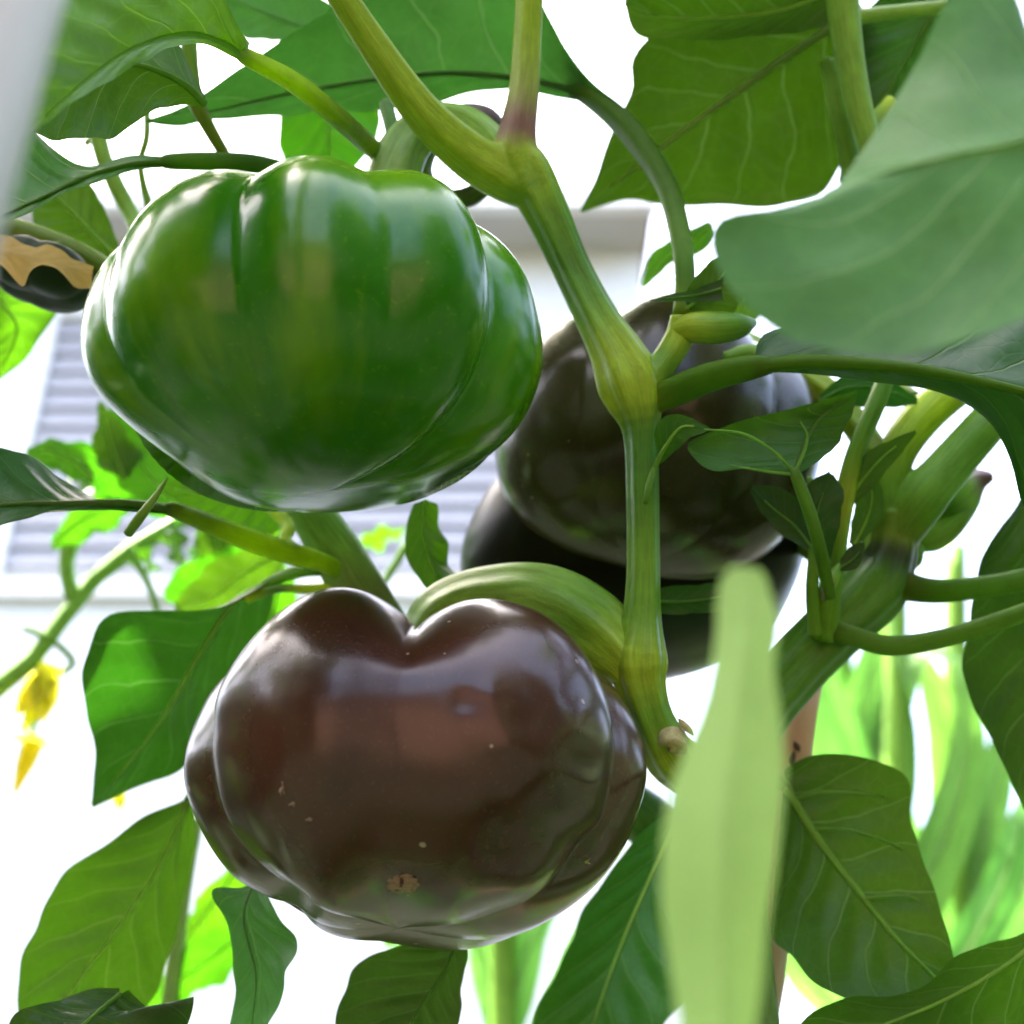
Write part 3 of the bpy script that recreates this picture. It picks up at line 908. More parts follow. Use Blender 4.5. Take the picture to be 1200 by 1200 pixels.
# far right dark leaf
leaf(plant, [(1205, 560, 0.330), (1215, 650, 0.326), (1222, 760, 0.322), (1215, 860, 0.318), (1205, 960, 0.316)],
     [(1195, 590), (1155, 645), (1136, 720), (1131, 785), (1150, 850), (1178, 900), (1203, 955)], [(1210, 590), (1270, 660), (1290, 760), (1260, 860), (1207, 958)], 'dark', dl=-0.004, wave=0.02,
     pet=[(1200, 470, 0.326, 8, GL), (1202, 520, 0.329, 8, GL)])
# lower right leaf with clear side veins
leaf(plant, [(918, 920, 0.312), (960, 985, 0.308), (1010, 1050, 0.303), (1060, 1110, 0.298), (1132, 1180, 0.292)],
     [(920, 900), (950, 886), (990, 883), (1040, 895), (1064, 920), (1068, 962), (1086, 1010), (1102, 1070), (1120, 1130), (1132, 1176)],
     [(916, 930), (908, 1030), (903, 1095), (930, 1122), (965, 1158), (1010, 1178), (1065, 1186), (1130, 1182)], 'mid', dl=0.004, dr=-0.012, mr=6, quilt=0.03, wave=0.02, lump=0.03, mcol=(0.32, 0.60, 0.10),
     pet=[(850, 905, 0.300, 9, G), (885, 908, 0.310, 9, G)])
for pts in ([(930, 937, 0.3108, 4, G), (965, 928, 0.309, 3, G), (1010, 930, 0.309, 2.4, G), (1058, 938, 0.311, 1, G)],
            [(952, 972, 0.3085, 4, G), (990, 972, 0.306, 3, G), (1035, 985, 0.306, 2.4, G), (1075, 1005, 0.308, 1, G)],
            [(1012, 1053, 0.3025, 4, G), (1045, 1050, 0.3015, 3, G), (1070, 1052, 0.302, 2, G), (1092, 1066, 0.304, 1, G)]):
    tube('lateral_vein', [(*p[:3], p[3] * 0.7, (0.24, 0.48, 0.08)) for p in pts], plant, VEINM, nr=8)
# bottom right leaf
leaf(plant, [(1240, 1080, 0.285), (1180, 1130, 0.282), (1100, 1175, 0.28), (1000, 1215, 0.278), (900, 1260, 0.276)],
     [(1240, 1060), (1190, 1098), (1120, 1120), (1060, 1165), (960, 1178), (900, 1255)], [(1240, 1100), (1210, 1200), (1120, 1270), (1000, 1300), (900, 1265)], 'mid', wave=0.06)

# big soft leaf at the right, close to the lens
leaf(plant, [(1440, 95, 0.144), (1370, 118, 0.1445), (1290, 140, 0.145), (1200, 166, 0.146), (1100, 186, 0.148), (1020, 208, 0.150), (965, 226, 0.152)],
     [(1440, 90), (1350, 70), (1270, 62), (1215, 50), (1185, -20), (1120, -10), (1075, 70), (1030, 145), (985, 212), (966, 224)],
     [(1440, 100), (1410, 190), (1350, 270), (1285, 330), (1200, 372), (1120, 400), (1040, 413), (940, 399), (875, 362), (840, 310), (832, 268), (850, 248), (905, 240), (964, 228)], 'blue', dl=0.015, dr=-0.010, wave=0.02, mr=5, edge=0.003, quilt=0.006, lump=0.06, mcol=(0.20, 0.36, 0.08))
# pale soft leaf close to the lens
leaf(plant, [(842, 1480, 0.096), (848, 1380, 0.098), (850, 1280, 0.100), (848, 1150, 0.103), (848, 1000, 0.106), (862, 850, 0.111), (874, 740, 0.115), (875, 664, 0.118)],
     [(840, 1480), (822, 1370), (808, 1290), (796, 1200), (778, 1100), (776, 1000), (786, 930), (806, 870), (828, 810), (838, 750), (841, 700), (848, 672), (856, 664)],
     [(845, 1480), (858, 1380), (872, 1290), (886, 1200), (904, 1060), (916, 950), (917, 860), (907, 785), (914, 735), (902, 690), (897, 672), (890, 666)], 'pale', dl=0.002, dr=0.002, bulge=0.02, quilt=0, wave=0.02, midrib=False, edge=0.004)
# leaf in front of the brown pepper, bottom middle
leaf(plant, [(800, 940, 0.215), (770, 1010, 0.207), (735, 1090, 0.200), (705, 1170, 0.194), (680, 1260, 0.190)],
     [(795, 945), (765, 965), (730, 1000), (692, 1055), (668, 1105), (640, 1160), (625, 1210), (650, 1265)], [(805, 950), (815, 1020), (815, 1110), (790, 1190), (700, 1265)], 'mid', dl=-0.004, dr=-0.006, mr=3, wave=0.03,
     pet=[(830, 905, 0.272, 6, G), (820, 918, 0.245, 6, G)])
# leaf below the brown pepper, twisted
leaf(plant, [(300, 1030, 0.292), (285, 1070, 0.287), (292, 1110, 0.284), (300, 1150, 0.282), (290, 1240, 0.280)],
     [(285, 1040), (247, 1044), (262, 1082), (274, 1112), (275, 1150), (268, 1200), (270, 1245)], [(310, 1040), (330, 1080), (350, 1112), (338, 1140), (318, 1190), (300, 1245)], 'blue', dl=0.006, dr=-0.008, mr=2, wave=0.1, fold=0.1)
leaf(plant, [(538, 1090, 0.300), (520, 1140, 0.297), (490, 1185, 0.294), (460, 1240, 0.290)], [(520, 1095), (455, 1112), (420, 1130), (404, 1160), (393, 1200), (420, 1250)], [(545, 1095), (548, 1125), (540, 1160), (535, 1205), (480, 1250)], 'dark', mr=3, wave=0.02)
# curled small leaf between the two front peppers
leaf(plant, [(498, 585, 0.320), (496, 620, 0.318), (503, 655, 0.315), (520, 694, 0.312)], [(485, 590), (474, 628), (480, 662), (498, 688), (518, 695)], [(512, 590), (516, 620), (524, 655), (536, 685), (524, 696)], 'mid', dl=-0.002, dr=0.012, mr=1.5, nv=28, nu=8)
# leaf seen behind the pale leaf over the dark fruit
leaf(plant, [(760, 705, 0.292), (800, 705, 0.290), (840, 700, 0.288), (890, 690, 0.288)], [(760, 690), (800, 686), (840, 684), (890, 688)], [(762, 718), (800, 720), (845, 715), (890, 694)], 'dark', mr=2, nv=24, nu=6)

# upper right leaves
leaf(plant, [(1010, 10, 0.350), (920, 68, 0.355), (840, 125, 0.360), (760, 185, 0.362), (680, 247, 0.362)],
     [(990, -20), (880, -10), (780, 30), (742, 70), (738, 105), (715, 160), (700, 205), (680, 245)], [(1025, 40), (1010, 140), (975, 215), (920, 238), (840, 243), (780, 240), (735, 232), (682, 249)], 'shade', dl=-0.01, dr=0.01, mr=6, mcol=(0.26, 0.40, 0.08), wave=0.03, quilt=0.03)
leaf(plant, [(1000, -20, 0.335), (920, 10, 0.332), (850, 20, 0.330), (780, 20, 0.330), (732, 5, 0.330)], [(1000, -60), (900, -70), (820, -60), (760, -40), (732, 0)], [(995, 20), (950, 35), (880, 44), (800, 46), (755, 44), (740, 32), (733, 8)], 'mid', dl=-0.02, dr=0.004, mr=3, wave=0.03)
leaf(plant, [(1120, -30, 0.345), (1080, 40, 0.348), (1040, 110, 0.350), (985, 215, 0.352)], [(1060, -40), (1000, 40), (985, 120), (984, 212)], [(1150, -20), (1150, 70), (1090, 150), (990, 218)], 'dark', mr=4)
tube('branch', [(985, -30, 0.312, 19, GL), (990, 30, 0.314, 18, GL), (1000, 95, 0.316, 16, GL), (1018, 168, 0.318, 14, GL), (1040, 230, 0.320, 14, G)], plant, ridge=0.05)
tube('branch', [(970, 70, 0.326, 9, G), (980, 110, 0.327, 12, GL), (990, 160, 0.328, 12, G), (1000, 205, 0.328, 12, G)], plant, ridge=0.05)
tube('petiole', [(1002, 20, 0.332, 9, GL), (1050, 14, 0.332, 8, GL), (1110, 8, 0.332, 8, GL)], plant)
tube('petiole', [(1008, 165, 0.322, 9, GL), (1028, 140, 0.322, 10, GL), (1046, 118, 0.322, 9, YB)], plant)

# upper left leaf with its long yellow petiole
leaf(plant, [(290, 68, 0.250), (240, 42, 0.240), (190, 45, 0.228), (140, 66, 0.215), (85, 108, 0.200), (30, 160, 0.19)],
     [(292, 50), (272, 18), (250, -20), (190, -60), (90, -50), (20, 10), (0, 90), (25, 155)], [(280, 70), (240, 52), (195, 55), (150, 82), (100, 110), (60, 140), (30, 162)], 'bright', dl=-0.03, dr=0.004, mr=5, wave=0.03,
     pet=[(490, 215, 0.325, 9, G), (468, 200, 0.316, 10, G), (438, 176, 0.300, 11, GY), (400, 142, 0.276, 12, GY), (345, 98, 0.262, 12, YB)])
tube('petiole', [(480, 215, 0.30, 9, DK), (462, 160, 0.302, 9, GD), (452, 120, 0.306, 8, GD)], plant)
leaf(plant, [(390, 40, 0.40), (350, 30, 0.40), (310, 15, 0.40), (250, -10, 0.40)], [(395, 10), (350, -20), (300, -40), (250, -20)], [(395, 52), (340, 48), (285, 44), (255, 0)], 'blue', mr=2)
# dark curled sepal ring behind the fork
tube('withered_sepal', [(590, 155, 0.305, 8, DK), (568, 142, 0.307, 17, (0.09, 0.06, 0.06)), (535, 140, 0.309, 16, (0.13, 0.14, 0.09)), (505, 165, 0.316, 14, OL), (495, 200, 0.316, 12, OL), (515, 226, 0.312, 7, OL), (548, 231, 0.308, 12, (0.06, 0.08, 0.02)), (585, 205, 0.307, 8, OL)], plant, n=50)

# leaf canopy added above the frame, unseen, to shade the fruit
def canopy_leaf(parent, c, ln, wd, az, tilt, mat):
    c = np.array(c)
    f = np.array([math.cos(az) * math.cos(tilt), math.sin(az) * math.cos(tilt), -math.sin(tilt)])
    s = np.array([-math.sin(az), math.cos(az), 0.0])
    upv = np.cross(s, f)
    nv, nu = 18, 5
    V, U = [], []
    for i in range(nv):
        t = i / (nv - 1)
        hw = wd * (math.sin(math.pi * t ** 0.75) ** 0.9)
        for j in range(-nu, nu + 1):
            u = j / nu
            V.append(c + f * ln * (t - 0.5) + s * hw * u + upv * (-0.25 * ln * (t - 0.4) ** 2 + 0.12 * hw * abs(u) + 0.04 * hw * math.sin(9 * t + u)))
            U.append((u * 0.5 + 0.5, t))
    w = 2 * nu + 1
    F = [(i * w + j, i * w + j + 1, (i + 1) * w + j + 1, (i + 1) * w + j) for i in range(nv - 1) for j in range(w - 1)]
    return mesh_obj('leaf', V, F, LEAF[mat], parent, uv=U)

def outside_frame(p, m=1.12):
    rel = np.array(p) - CAM
    dd = rel @ FWD
    return dd < 0.02 or abs(rel @ RIGHT) / dd > 0.4143 * m + 0.07 / dd or abs(rel @ UP) / dd > 0.4143 * m + 0.07 / dd

sv = np.array(sdir)
# openings in the canopy where the sun reaches a leaf
gaps = [(P(135, 790, 0.33), 0.046), (P(1110, 1120, 0.295), 0.055)]
def fill_leaves(parent, pts, mat=('mid', 'dark', 'mid')):
    for q in pts:
        if outside_frame(q) and all(np.linalg.norm(np.cross(np.array(q) - g_, sv)) > r_ for g_, r_ in gaps):
            canopy_leaf(parent, q, rng.uniform(0.11, 0.16), rng.uniform(0.032, 0.046), rng.uniform(0, 6.28), rng.uniform(-0.1, 0.6), mat[rng.integers(len(mat))])
cpts = []
for layer in range(2):
    for gx_ in np.arange(-0.28, 0.31, 0.066):
        for gy_ in np.arange(0.06, 0.50, 0.066):
            q0 = np.array([gx_ + 0.033 * layer, gy_ + 0.033 * layer, 1.14])
            cpts.append(q0 + np.array([rng.uniform(-.012, .012), rng.uniform(-.012, .012), 0]) + sv * (rng.uniform(0.46, 0.54) + 0.14 * layer))
fill_leaves(plant, cpts)
# lower and side leaves added out of frame to darken the fruit's reflections
fill_leaves(plant, [np.array([rng.uniform(0.0, 0.45), rng.uniform(0.12, 0.5), rng.uniform(0.45, 1.0)]) for k in range(26)])
fill_leaves(plant, [np.array([rng.uniform(0.32, 0.6), rng.uniform(0.0, 0.5), rng.uniform(0.9, 1.5)]) for k in range(22)])
crown = P(624, -130, 0.302)  # unseen branches added to carry the shading canopy
for k, tg in enumerate(((-0.02, 0.33, 1.7), (0.12, 0.30, 1.66), (-0.16, 0.30, 1.66))):
    a = crown if k < 2 else P(330, -120, 0.268)
    tube('branch', [('W', a - np.array([0, 0, 0.01]), 0.0038, GY), ('W', (a + np.array(tg)) / 2 + np.array([0.01, 0, 0.02]), 0.0034, G), ('W', np.array(tg), 0.0015, G)], plant)

# ================================================================== PEPPERS
def pepper(label, c, axis, Rw, H, lobes, mat, ped, cal=None, **kw):
    C = P(*c)
    p = thing('pepper', label, 'pepper', C)
    body, C, ax, X, Fd, V = pepper_body('body', p, c, axis, Rw, H, lobes, mat, **kw)
    topz = C + ax * H * (1 - kw.get('kt', 0.35)) * 0.98
    if cal:
        calyx(p, topz, ax, X, Fd, cal, (0.12, 0.22, 0.05))
    if ped:
        tube('peduncle', ped, p, n=44, ridge=0.07, nridge=6, nr=36)
    return p, body, C, ax, X, Fd, V

# green pepper
pg = pepper('large glossy green ribbed pepper hanging beside the forked stem', (376, 412, 0.262), (-0.06, 0.93, 0.30), 0.0484, 0.0312,
            [(-150, 0.12, 1.0, 0.0), (-100, 0.09, 1.0, 0.0, 0.6), (-54, 0.075, 1.0, 0.0, 0.8, 0.1), (-10, 0.095, 1.0, 0.0, 0.75, 0.1), (24, 0.075, 1.00, 0.0, 0.8, 0.1), (60, 0.20, 0.98, 0.0, 0.7, 0.4), (118, 0.2, 1.0, 0.0)], PEP_GREEN,
            [(455, 230, 0.300, 34, PG), (462, 200, 0.302, 31, PG), (478, 168, 0.304, 28, PG), (508, 146, 0.304, 25, GL), (550, 150, 0.302, 22, GL), (590, 185, 0.297, 22, GL)], cal=0.016,
            seed=1, nz=0.018, mid=0.55, expo=0.58, expo_b=0.76, kb=0.0, kt=0.25, soft=0.1, rnd=0.75, fbot=0.1, ftop=0.75, dents=((150, 560, 115, 26), (560, 590, 60, 6)))
# front brown pepper
pb = pepper('glossy chocolate brown pepper in front at the bottom, with a blossom scar underneath', (484, 906, 0.258), (0.05, 0.83, 0.53), 0.0474, 0.0325,
            [(-165, 0.15, 1.0, 0.02), (-118, 0.14, 1.0, 0.0, 0.5), (-64, 0.17, 1.03, 0.14, 0.6, 0.12), (0, 0.19, 1.03, 0.05, 0.03, 0.0), (66, 0.16, 1.0, 0.0, 0.7, 0.2), (120, 0.15, 1.0, 0.02)], PEP_BROWN,
            [(505, 760, 0.294, 40, GL), (530, 730, 0.294, 48, GL), (580, 715, 0.293, 50, GL), (640, 715, 0.290, 50, GL), (695, 740, 0.284, 46, G), (735, 775, 0.277, 36, GY), (748, 800, 0.2745, 22, GY)], cal=0.017,
            seed=2, nz=0.034, mid=0.3, expo=0.62, expo_b=0.80, kb=0.03, kt=0.4, soft=0.08, rnd=0.45, fbot=0.12, ftop=1.15,
            dents=((545, 822, 16, 3), (632, 845, 26, 4), (690, 895, 24, 5), (640, 905, 22, -3), (590, 1000, 40, 4), (335, 1066, 30, 14), (300, 1040, 22, 6), (672, 990, 34, 8), (610, 1040, 30, -4), (430, 890, 34, 3), (585, 900, 30, 3), (700, 960, 22, -4), (250, 850, 26, 3)) + tuple((640 + 55 * math.sin(k * 2.4) + 12 * math.sin(k * 5.1), 900 + 95 * math.cos(k * 1.7), 11 + 3.0 * (k % 4), (1.6 + 0.4 * (k % 3)) * (1 if k % 2 else -1)) for k in range(18)))
# rear dark pepper behind the stem
pr_ = pepper('dark olive brown pepper behind the upright stem, right of the green one', (764, 524, 0.345), (0.16, 0.86, 0.46), 0.0450, 0.0375,
             [(-165, 0.12, 1.0, 0.0), (-100, 0.12, 1.0, 0.0, 0.4, 0.1), (-34, 0.13, 1.03, 0.0, 0.4, 0.1), (36, 0.13, 1.03, 0.0, 0.4, 0.1), (95, 0.13, 1.0, 0.0, 0.3, 0.1)], PEP_DARK,
             [(800, 420, 0.375, 24, GL), (850, 405, 0.370, 22, GL), (910, 425, 0.350, 18, GL), (980, 470, 0.335, 17, GY), (1045, 560, 0.322, 18, OL)], cal=0.014, seed=3, nz=0.012, mid=0.35, expo=0.74, soft=0.15, rnd=0.5, fbot=0.15, kb=0.0, dents=((690, 470, 30, 5), (800, 560, 34, 5), (650, 560, 26, 4)))
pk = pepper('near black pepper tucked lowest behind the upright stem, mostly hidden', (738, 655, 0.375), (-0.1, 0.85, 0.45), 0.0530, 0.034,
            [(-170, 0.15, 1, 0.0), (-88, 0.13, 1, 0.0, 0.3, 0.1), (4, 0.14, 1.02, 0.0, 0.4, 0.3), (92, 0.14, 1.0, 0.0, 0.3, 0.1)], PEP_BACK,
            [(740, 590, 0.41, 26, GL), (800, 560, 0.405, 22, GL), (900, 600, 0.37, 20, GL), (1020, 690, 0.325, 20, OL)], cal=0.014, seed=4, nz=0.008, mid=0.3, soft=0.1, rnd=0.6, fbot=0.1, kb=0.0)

# blossom scar on the brown pepper (sits in the dimple at the pole)
def surface_at(V, C, px, py):
    rel = V - CAM
    dd = rel @ FWD
    x = 600 + (rel @ RIGHT) / dd * FPX
    y = 600 - (rel @ UP) / dd * FPX
    dist = (x - px) ** 2 + (y - py) ** 2 + np.where(((V - C) @ FWD) > 0.0, 1e6, 0)
    i = int(np.argmin(dist))
    return dd[i]

def blister(name, V, C, px, py, rx, ry, h, mat, parent, seed=0, n=22):
    """a raised irregular scab that follows the fruit's surface"""
    VV, FF = [], []
    d0 = surface_at(V, C, px, py)
    for i in range(6):
        q = i / 5
        for j in range(n):
            th = 2 * math.pi * j / n
            rr = q * (1 + 0.35 * noise.noise(Vector((math.cos(th) * 1.7 + seed, math.sin(th) * 1.7, seed))))
            x, y = px + rx * rr * math.cos(th), py + ry * rr * math.sin(th)
            dd = surface_at(V, C, x, y)
            VV.append(P(x, y, dd - h * (1 - q ** 2) + 0.0003 * q + 0.0003 * noise.noise(Vector((x * 0.3, y * 0.3, seed)))))
    for i in range(5):
        for j in range(n):
            k = (j + 1) % n
            FF.append((i * n + j, i * n + k, (i + 1) * n + k, (i + 1) * n + j))
    return mesh_obj(name, VV, FF, mat, parent)

body, C, V = pb[1], pb[2], pb[6]
blister('blossom_scar', V, C, 472, 1036, 24, 13, 0.0008, M_SCAR, body, 1)
blister('scar_crack', V, C, 470, 1035, 4, 9, 0.0014, M_SCARDARK, body, 2)
blister('scratch', V, C, 330, 925, 4, 11, 0.0003, M_SCAR, body, 3)
blister('scratch', V, C, 342, 942, 6, 4, 0.0003, M_SCAR, body, 4)
blister('scratch', V, C, 362, 960, 6, 3, 0.0003, M_SCAR, body, 5)
blister('pale_speck', V, C, 688, 1010, 4, 4, 0.0005, M_FLESH, body, 6)

# ================================================================== SECOND PEPPER PLANT (left)
b2 = P(850, 1090, 0.318)
plant2 = thing('pepper_plant', 'pepper plant at the left edge whose leaves and yellow petioles reach behind the front peppers', 'pepper plant', (b2[0] + 0.01, b2[1] + 0.04, 0.0))
tube('stem', [(330, 540, 0.325, 22, GL), (365, 600, 0.324, 27, GL), (395, 645, 0.323, 30, GL), (420, 690, 0.322, 33, (0.14, 0.17, 0.06)), (470, 770, 0.330, 34, G), (580, 860, 0.336, 32, G), (720, 935, 0.334, 32, GD), (815, 1010, 0.328, 32, GD), (850, 1090, 0.318, 33, OL)] + ground_row(850, 1090, 0.318, 0.01, 0.04, 34, OL), plant2, n=90, ridge=0.04)
# leaf at the left with yellow petiole
leaf(plant2, [(205, 598, 0.285), (150, 590, 0.275), (80, 590, 0.268), (0, 592, 0.26), (-90, 610, 0.255)],
     [(200, 592), (150, 590), (105, 582), (72, 562), (45, 535), (20, 525), (-20, 535), (-90, 605)], [(205, 602), (150, 600), (100, 597), (60, 600), (30, 611), (-20, 622), (-90, 615)], 'dark', dl=0.01, dr=-0.004, mr=6, mcol=(0.13, 0.24, 0.05),
     pet=[(408, 676, 0.322, 10, GL), (380, 660, 0.314, 11, YB), (340, 648, 0.308, 13, YB), (290, 632, 0.302, 13, YB), (240, 612, 0.294, 11, GY)])
tube('petiole', [(345, 645, 0.308, 8, YB), (334, 632, 0.309, 7, YB), (338, 618, 0.312, 8, YB), (322, 598, 0.316, 8, YB), (295, 575, 0.320, 6, YB)], plant2)
leaf(plant2, [(325, 600, 0.325), (285, 590, 0.330), (240, 580, 0.335), (190, 570, 0.34)], [(325, 590), (285, 560), (235, 556), (190, 566)], [(330, 620), (300, 632), (245, 615), (192, 575)], 'bright', mr=3)
tube('tendril', [(150, 625, 0.268, 6, GD), (165, 605, 0.266, 6, G), (182, 582, 0.266, 4, GL), (196, 560, 0.266, 1.5, GL)], plant2)
# leaf with the sunlit patch
leaf(plant2, [(318, 682, 0.330), (275, 705, 0.333), (235, 765, 0.336), (195, 835, 0.338), (150, 895, 0.340), (108, 945, 0.342)],
     [(312, 684), (270, 706), (235, 713), (190, 712), (150, 716), (120, 735), (98, 775), (95, 805), (102, 840), (112, 875), (110, 910), (107, 943)],
     [(322, 692), (312, 740), (275, 800), (235, 840), (215, 895), (175, 918), (140, 934), (110, 946)], 'dark', dl=-0.012, dr=0.012, mr=4, mcol=(0.34, 0.60, 0.12), wave=0.06,
     pet=[(400, 668, 0.322, 8, GL), (365, 668, 0.322, 8, GL), (340, 673, 0.326, 8, GL)])
tube('petiole', [(415, 692, 0.324, 6, GL), (395, 688, 0.320, 6, YB), (360, 690, 0.324, 6, YB), (325, 690, 0.328, 5, GD), (290, 700, 0.332, 7, YB)], plant2)
# lower left leaf
leaf(plant2, [(222, 935, 0.340), (190, 1010, 0.336), (140, 1085, 0.330), (90, 1150, 0.325), (40, 1230, 0.320)],
     [(214, 938), (165, 958), (130, 985), (98, 1003), (68, 1032), (44, 1080), (26, 1120), (22, 1185), (36, 1235)], [(228, 945), (226, 1010), (212, 1065), (192, 1125), (178, 1175), (110, 1235), (50, 1240)], 'olive', dl=-0.004, dr=0.01, mr=3, wave=0.05,
     pet=[(300, 850, 0.325, 6, GL), (255, 900, 0.335, 6, GL)])
leaf(plant2, [(140, 1165, 0.268), (110, 1190, 0.262), (70, 1225, 0.256), (30, 1270, 0.250)], [(140, 1158), (100, 1162), (55, 1176), (15, 1192), (10, 1230), (28, 1268)], [(150, 1160), (172, 1178), (195, 1190), (228, 1174), (200, 1230), (110, 1275), (34, 1275)], 'dark', dl=0.004, dr=0.006, mr=3, wave=0.1, quilt=0.05)
# left leaf running along the top of the green pepper
leaf(plant2, [(200, 190, 0.290), (150, 194, 0.284), (100, 208, 0.276), (50, 232, 0.268), (-20, 262, 0.260), (-80, 290, 0.255)],
     [(195, 184), (150, 184), (100, 191), (62, 174), (28, 146), (0, 120), (-50, 160), (-80, 285)], [(200, 196), (150, 202), (110, 214), (70, 230), (40, 246), (-10, 264), (-50, 290), (-80, 295)], 'mid', dl=0.006, dr=-0.006, mr=5, mcol=G,
     pet=[(385, 218, 0.305, 6, GD), (350, 204, 0.303, 8, G), (300, 193, 0.300, 11, GD), (245, 190, 0.295, 11, G)])
# leaves of the upper left corner
leaf(plant2, [(240, 122, 0.262), (215, 98, 0.257), (170, 78, 0.25), (120, 75, 0.243), (60, 95, 0.236), (10, 140, 0.23)],
     [(240, 112), (210, 50), (150, 40), (80, 50), (30, 90), (12, 138)], [(238, 126), (215, 122), (180, 132), (130, 158), (85, 166), (45, 155), (12, 145)], 'mid', dl=0.010, dr=0.0, mr=4.5, mcol=GL, quilt=0.04)
tube('branch', [(222, 30, 0.295, 9, G), (222, 70, 0.295, 10, G), (228, 115, 0.296, 10, OL), (245, 150, 0.300, 8, OL), (268, 190, 0.305, 7, OL), (300, 250, 0.315, 8, OL), (325, 400, 0.325, 14, OL), (330, 545, 0.325, 20, GL)], plant2, n=50)
tube('branch', [(-60, 245, 0.315, 15, OL), (0, 265, 0.315, 15, OL), (55, 283, 0.317, 15, OL), (120, 315, 0.320, 14, OL), (220, 400, 0.324, 15, OL), (330, 545, 0.325, 20, GL)], plant2, n=40)
leaf(plant2, [(135, 300, 0.345), (105, 270, 0.345), (75, 240, 0.345), (40, 205, 0.345)], [(140, 290), (120, 240), (95, 205), (45, 200)], [(130, 312), (80, 285), (40, 262), (38, 210)], 'olive', mr=3)
tube('branch', [(108, 120, 0.35, 10, GL), (120, 180, 0.35, 10, GL), (135, 215, 0.35, 10, GL), (155, 255, 0.35, 10, GL), (190, 330, 0.34, 12, GL)], plant2)
tube('branch', [(172, 120, 0.33, 4, GL), (172, 160, 0.33, 4, GL), (165, 200, 0.332, 4, GL), (185, 280, 0.335, 6, GL)], plant2)
leaf(plant2, [(340, 60, 0.42), (370, 110, 0.42), (385, 160, 0.42), (380, 230, 0.42)], [(330, 70), (328, 130), (333, 190), (378, 232)], [(350, 60), (435, 110), (440, 165), (385, 232)], 'bright', mr=3)
leaf(plant2, [(-20, 330, 0.40), (5, 360, 0.40), (20, 390, 0.40), (-5, 445, 0.40)], [(-20, 320), (30, 335), (66, 345), (62, 375), (30, 420), (0, 445)], [(-30, 340), (-40, 380), (-30, 420), (-8, 446)], 'bright', mr=3)

fill_leaves(plant2, [np.array([rng.uniform(-0.6, -0.30), rng.uniform(0.0, 0.5), rng.uniform(0.8, 1.55)]) for k in range(26)])  # unseen side leaves added to block sky beside the fruit
fill_leaves(plant2, [np.array([rng.uniform(-0.45, 0.0), rng.uniform(0.12, 0.5), rng.uniform(0.45, 1.0)]) for k in range(26)])  # unseen low leaves added for dark reflections under the fruit
wl_ = tag(leaf(None, [(-30, 290, 0.294), (20, 298, 0.291), (60, 306, 0.291), (108, 322, 0.296)], [(-30, 272), (20, 278), (65, 292), (110, 312)], [(-30, 320), (0, 312), (22, 328), (34, 318), (50, 312), (72, 318), (92, 336), (108, 338)], 'tan', dl=0.004, dr=-0.004, edge=0.03, wave=0.15, waves=2, lump=0.2, name='withered_leaf', midrib=False),
          'curled dry tan leaf with a ragged edge, left of the green pepper', 'withered leaf')
pl = pepper('small dark green pepper under the withered tan leaf at the left edge', (52, 322, 0.312), (0.2, 0.9, 0.3), 0.0135, 0.0075,
            [(-150, 0.12, 1, 0.02), (-70, 0.12, 1, 0.02), (0, 0.12, 1, 0.02), (80, 0.12, 1, 0.02)], PEP_DULL,
            [(55, 312, 0.312, 9, GD), (62, 295, 0.314, 9, OL), (70, 288, 0.317, 10, OL)], seed=6, nth=80, ns=50)

# ================================================================== TOMATO PLANT (left background)
tb = P(-60, 830, 0.55)
tom = thing('tomato_plant', 'blurred tomato plant with yellow flowers at the far left', 'tomato plant', (tb[0], tb[1] + 0.05, 0.0))
tube('stem', [(250, 590, 0.62, 9, GL), (160, 640, 0.60, 10, GL), (100, 690, 0.585, 9, GL), (60, 745, 0.575, 10, GL), (15, 800, 0.56, 11, GL), (-60, 880, 0.55, 13, GL)] + ground_row(-60, 880, 0.55, 0.0, 0.05, 16, GL), tom, n=60)
tube('branch', [(85, 700, 0.582, 9, GL), (78, 660, 0.585, 9, GL), (90, 620, 0.59, 12, GL), (120, 575, 0.60, 9, GL)], tom)
tube('flower_stalk', [(28, 735, 0.57, 4, G), (60, 750, 0.57, 4, G), (85, 775, 0.57, 4, G), (70, 790, 0.57, 3.5, G), (55, 800, 0.57, 3, G), (40, 850, 0.57, 3, G), (38, 868, 0.57, 3, G)], tom)
def flower(parent, x, y, d, r, ang, opening):
    c = P(x, y, d)
    rw = r * d / FPX
    axis = RIGHT * math.sin(ang) - UP * math.cos(ang) - FWD * 0.35
    axis /= np.linalg.norm(axis)
    a = np.cross(axis, UP + RIGHT * 0.3)
    a /= np.linalg.norm(a)
    b = np.cross(axis, a)
    fl = mesh_obj('flower', *cone_geo(c, axis, a, b, rw * 0.25, rw * 0.05, rw * 1.3), M_PETAL, parent)
    for k in range(5):
        th = 2 * math.pi * k / 5
        V, F = [], []
        for i in range(7):
            t = i / 6
            rad = rw * t * opening
            w = rw * 0.34 * math.sin(math.pi * (0.12 + 0.88 * t) ** 0.9)
            cen = c + (a * math.cos(th) + b * math.sin(th)) * rad + axis * rw * (1 - opening) * 1.7 * t - axis * rw * 0.3 * t * t * opening
            tang = -a * math.sin(th) + b * math.cos(th)
            for s in (-1, 0, 1):
                V.append(cen + tang * w * s + axis * (0.06 * rw * abs(s)))
        for i in range(6):
            for s in range(2):
                F.append((i * 3 + s, i * 3 + s + 1, i * 3 + s + 4, i * 3 + s + 3))
        mesh_obj('petal', V, F, M_PETAL, fl)
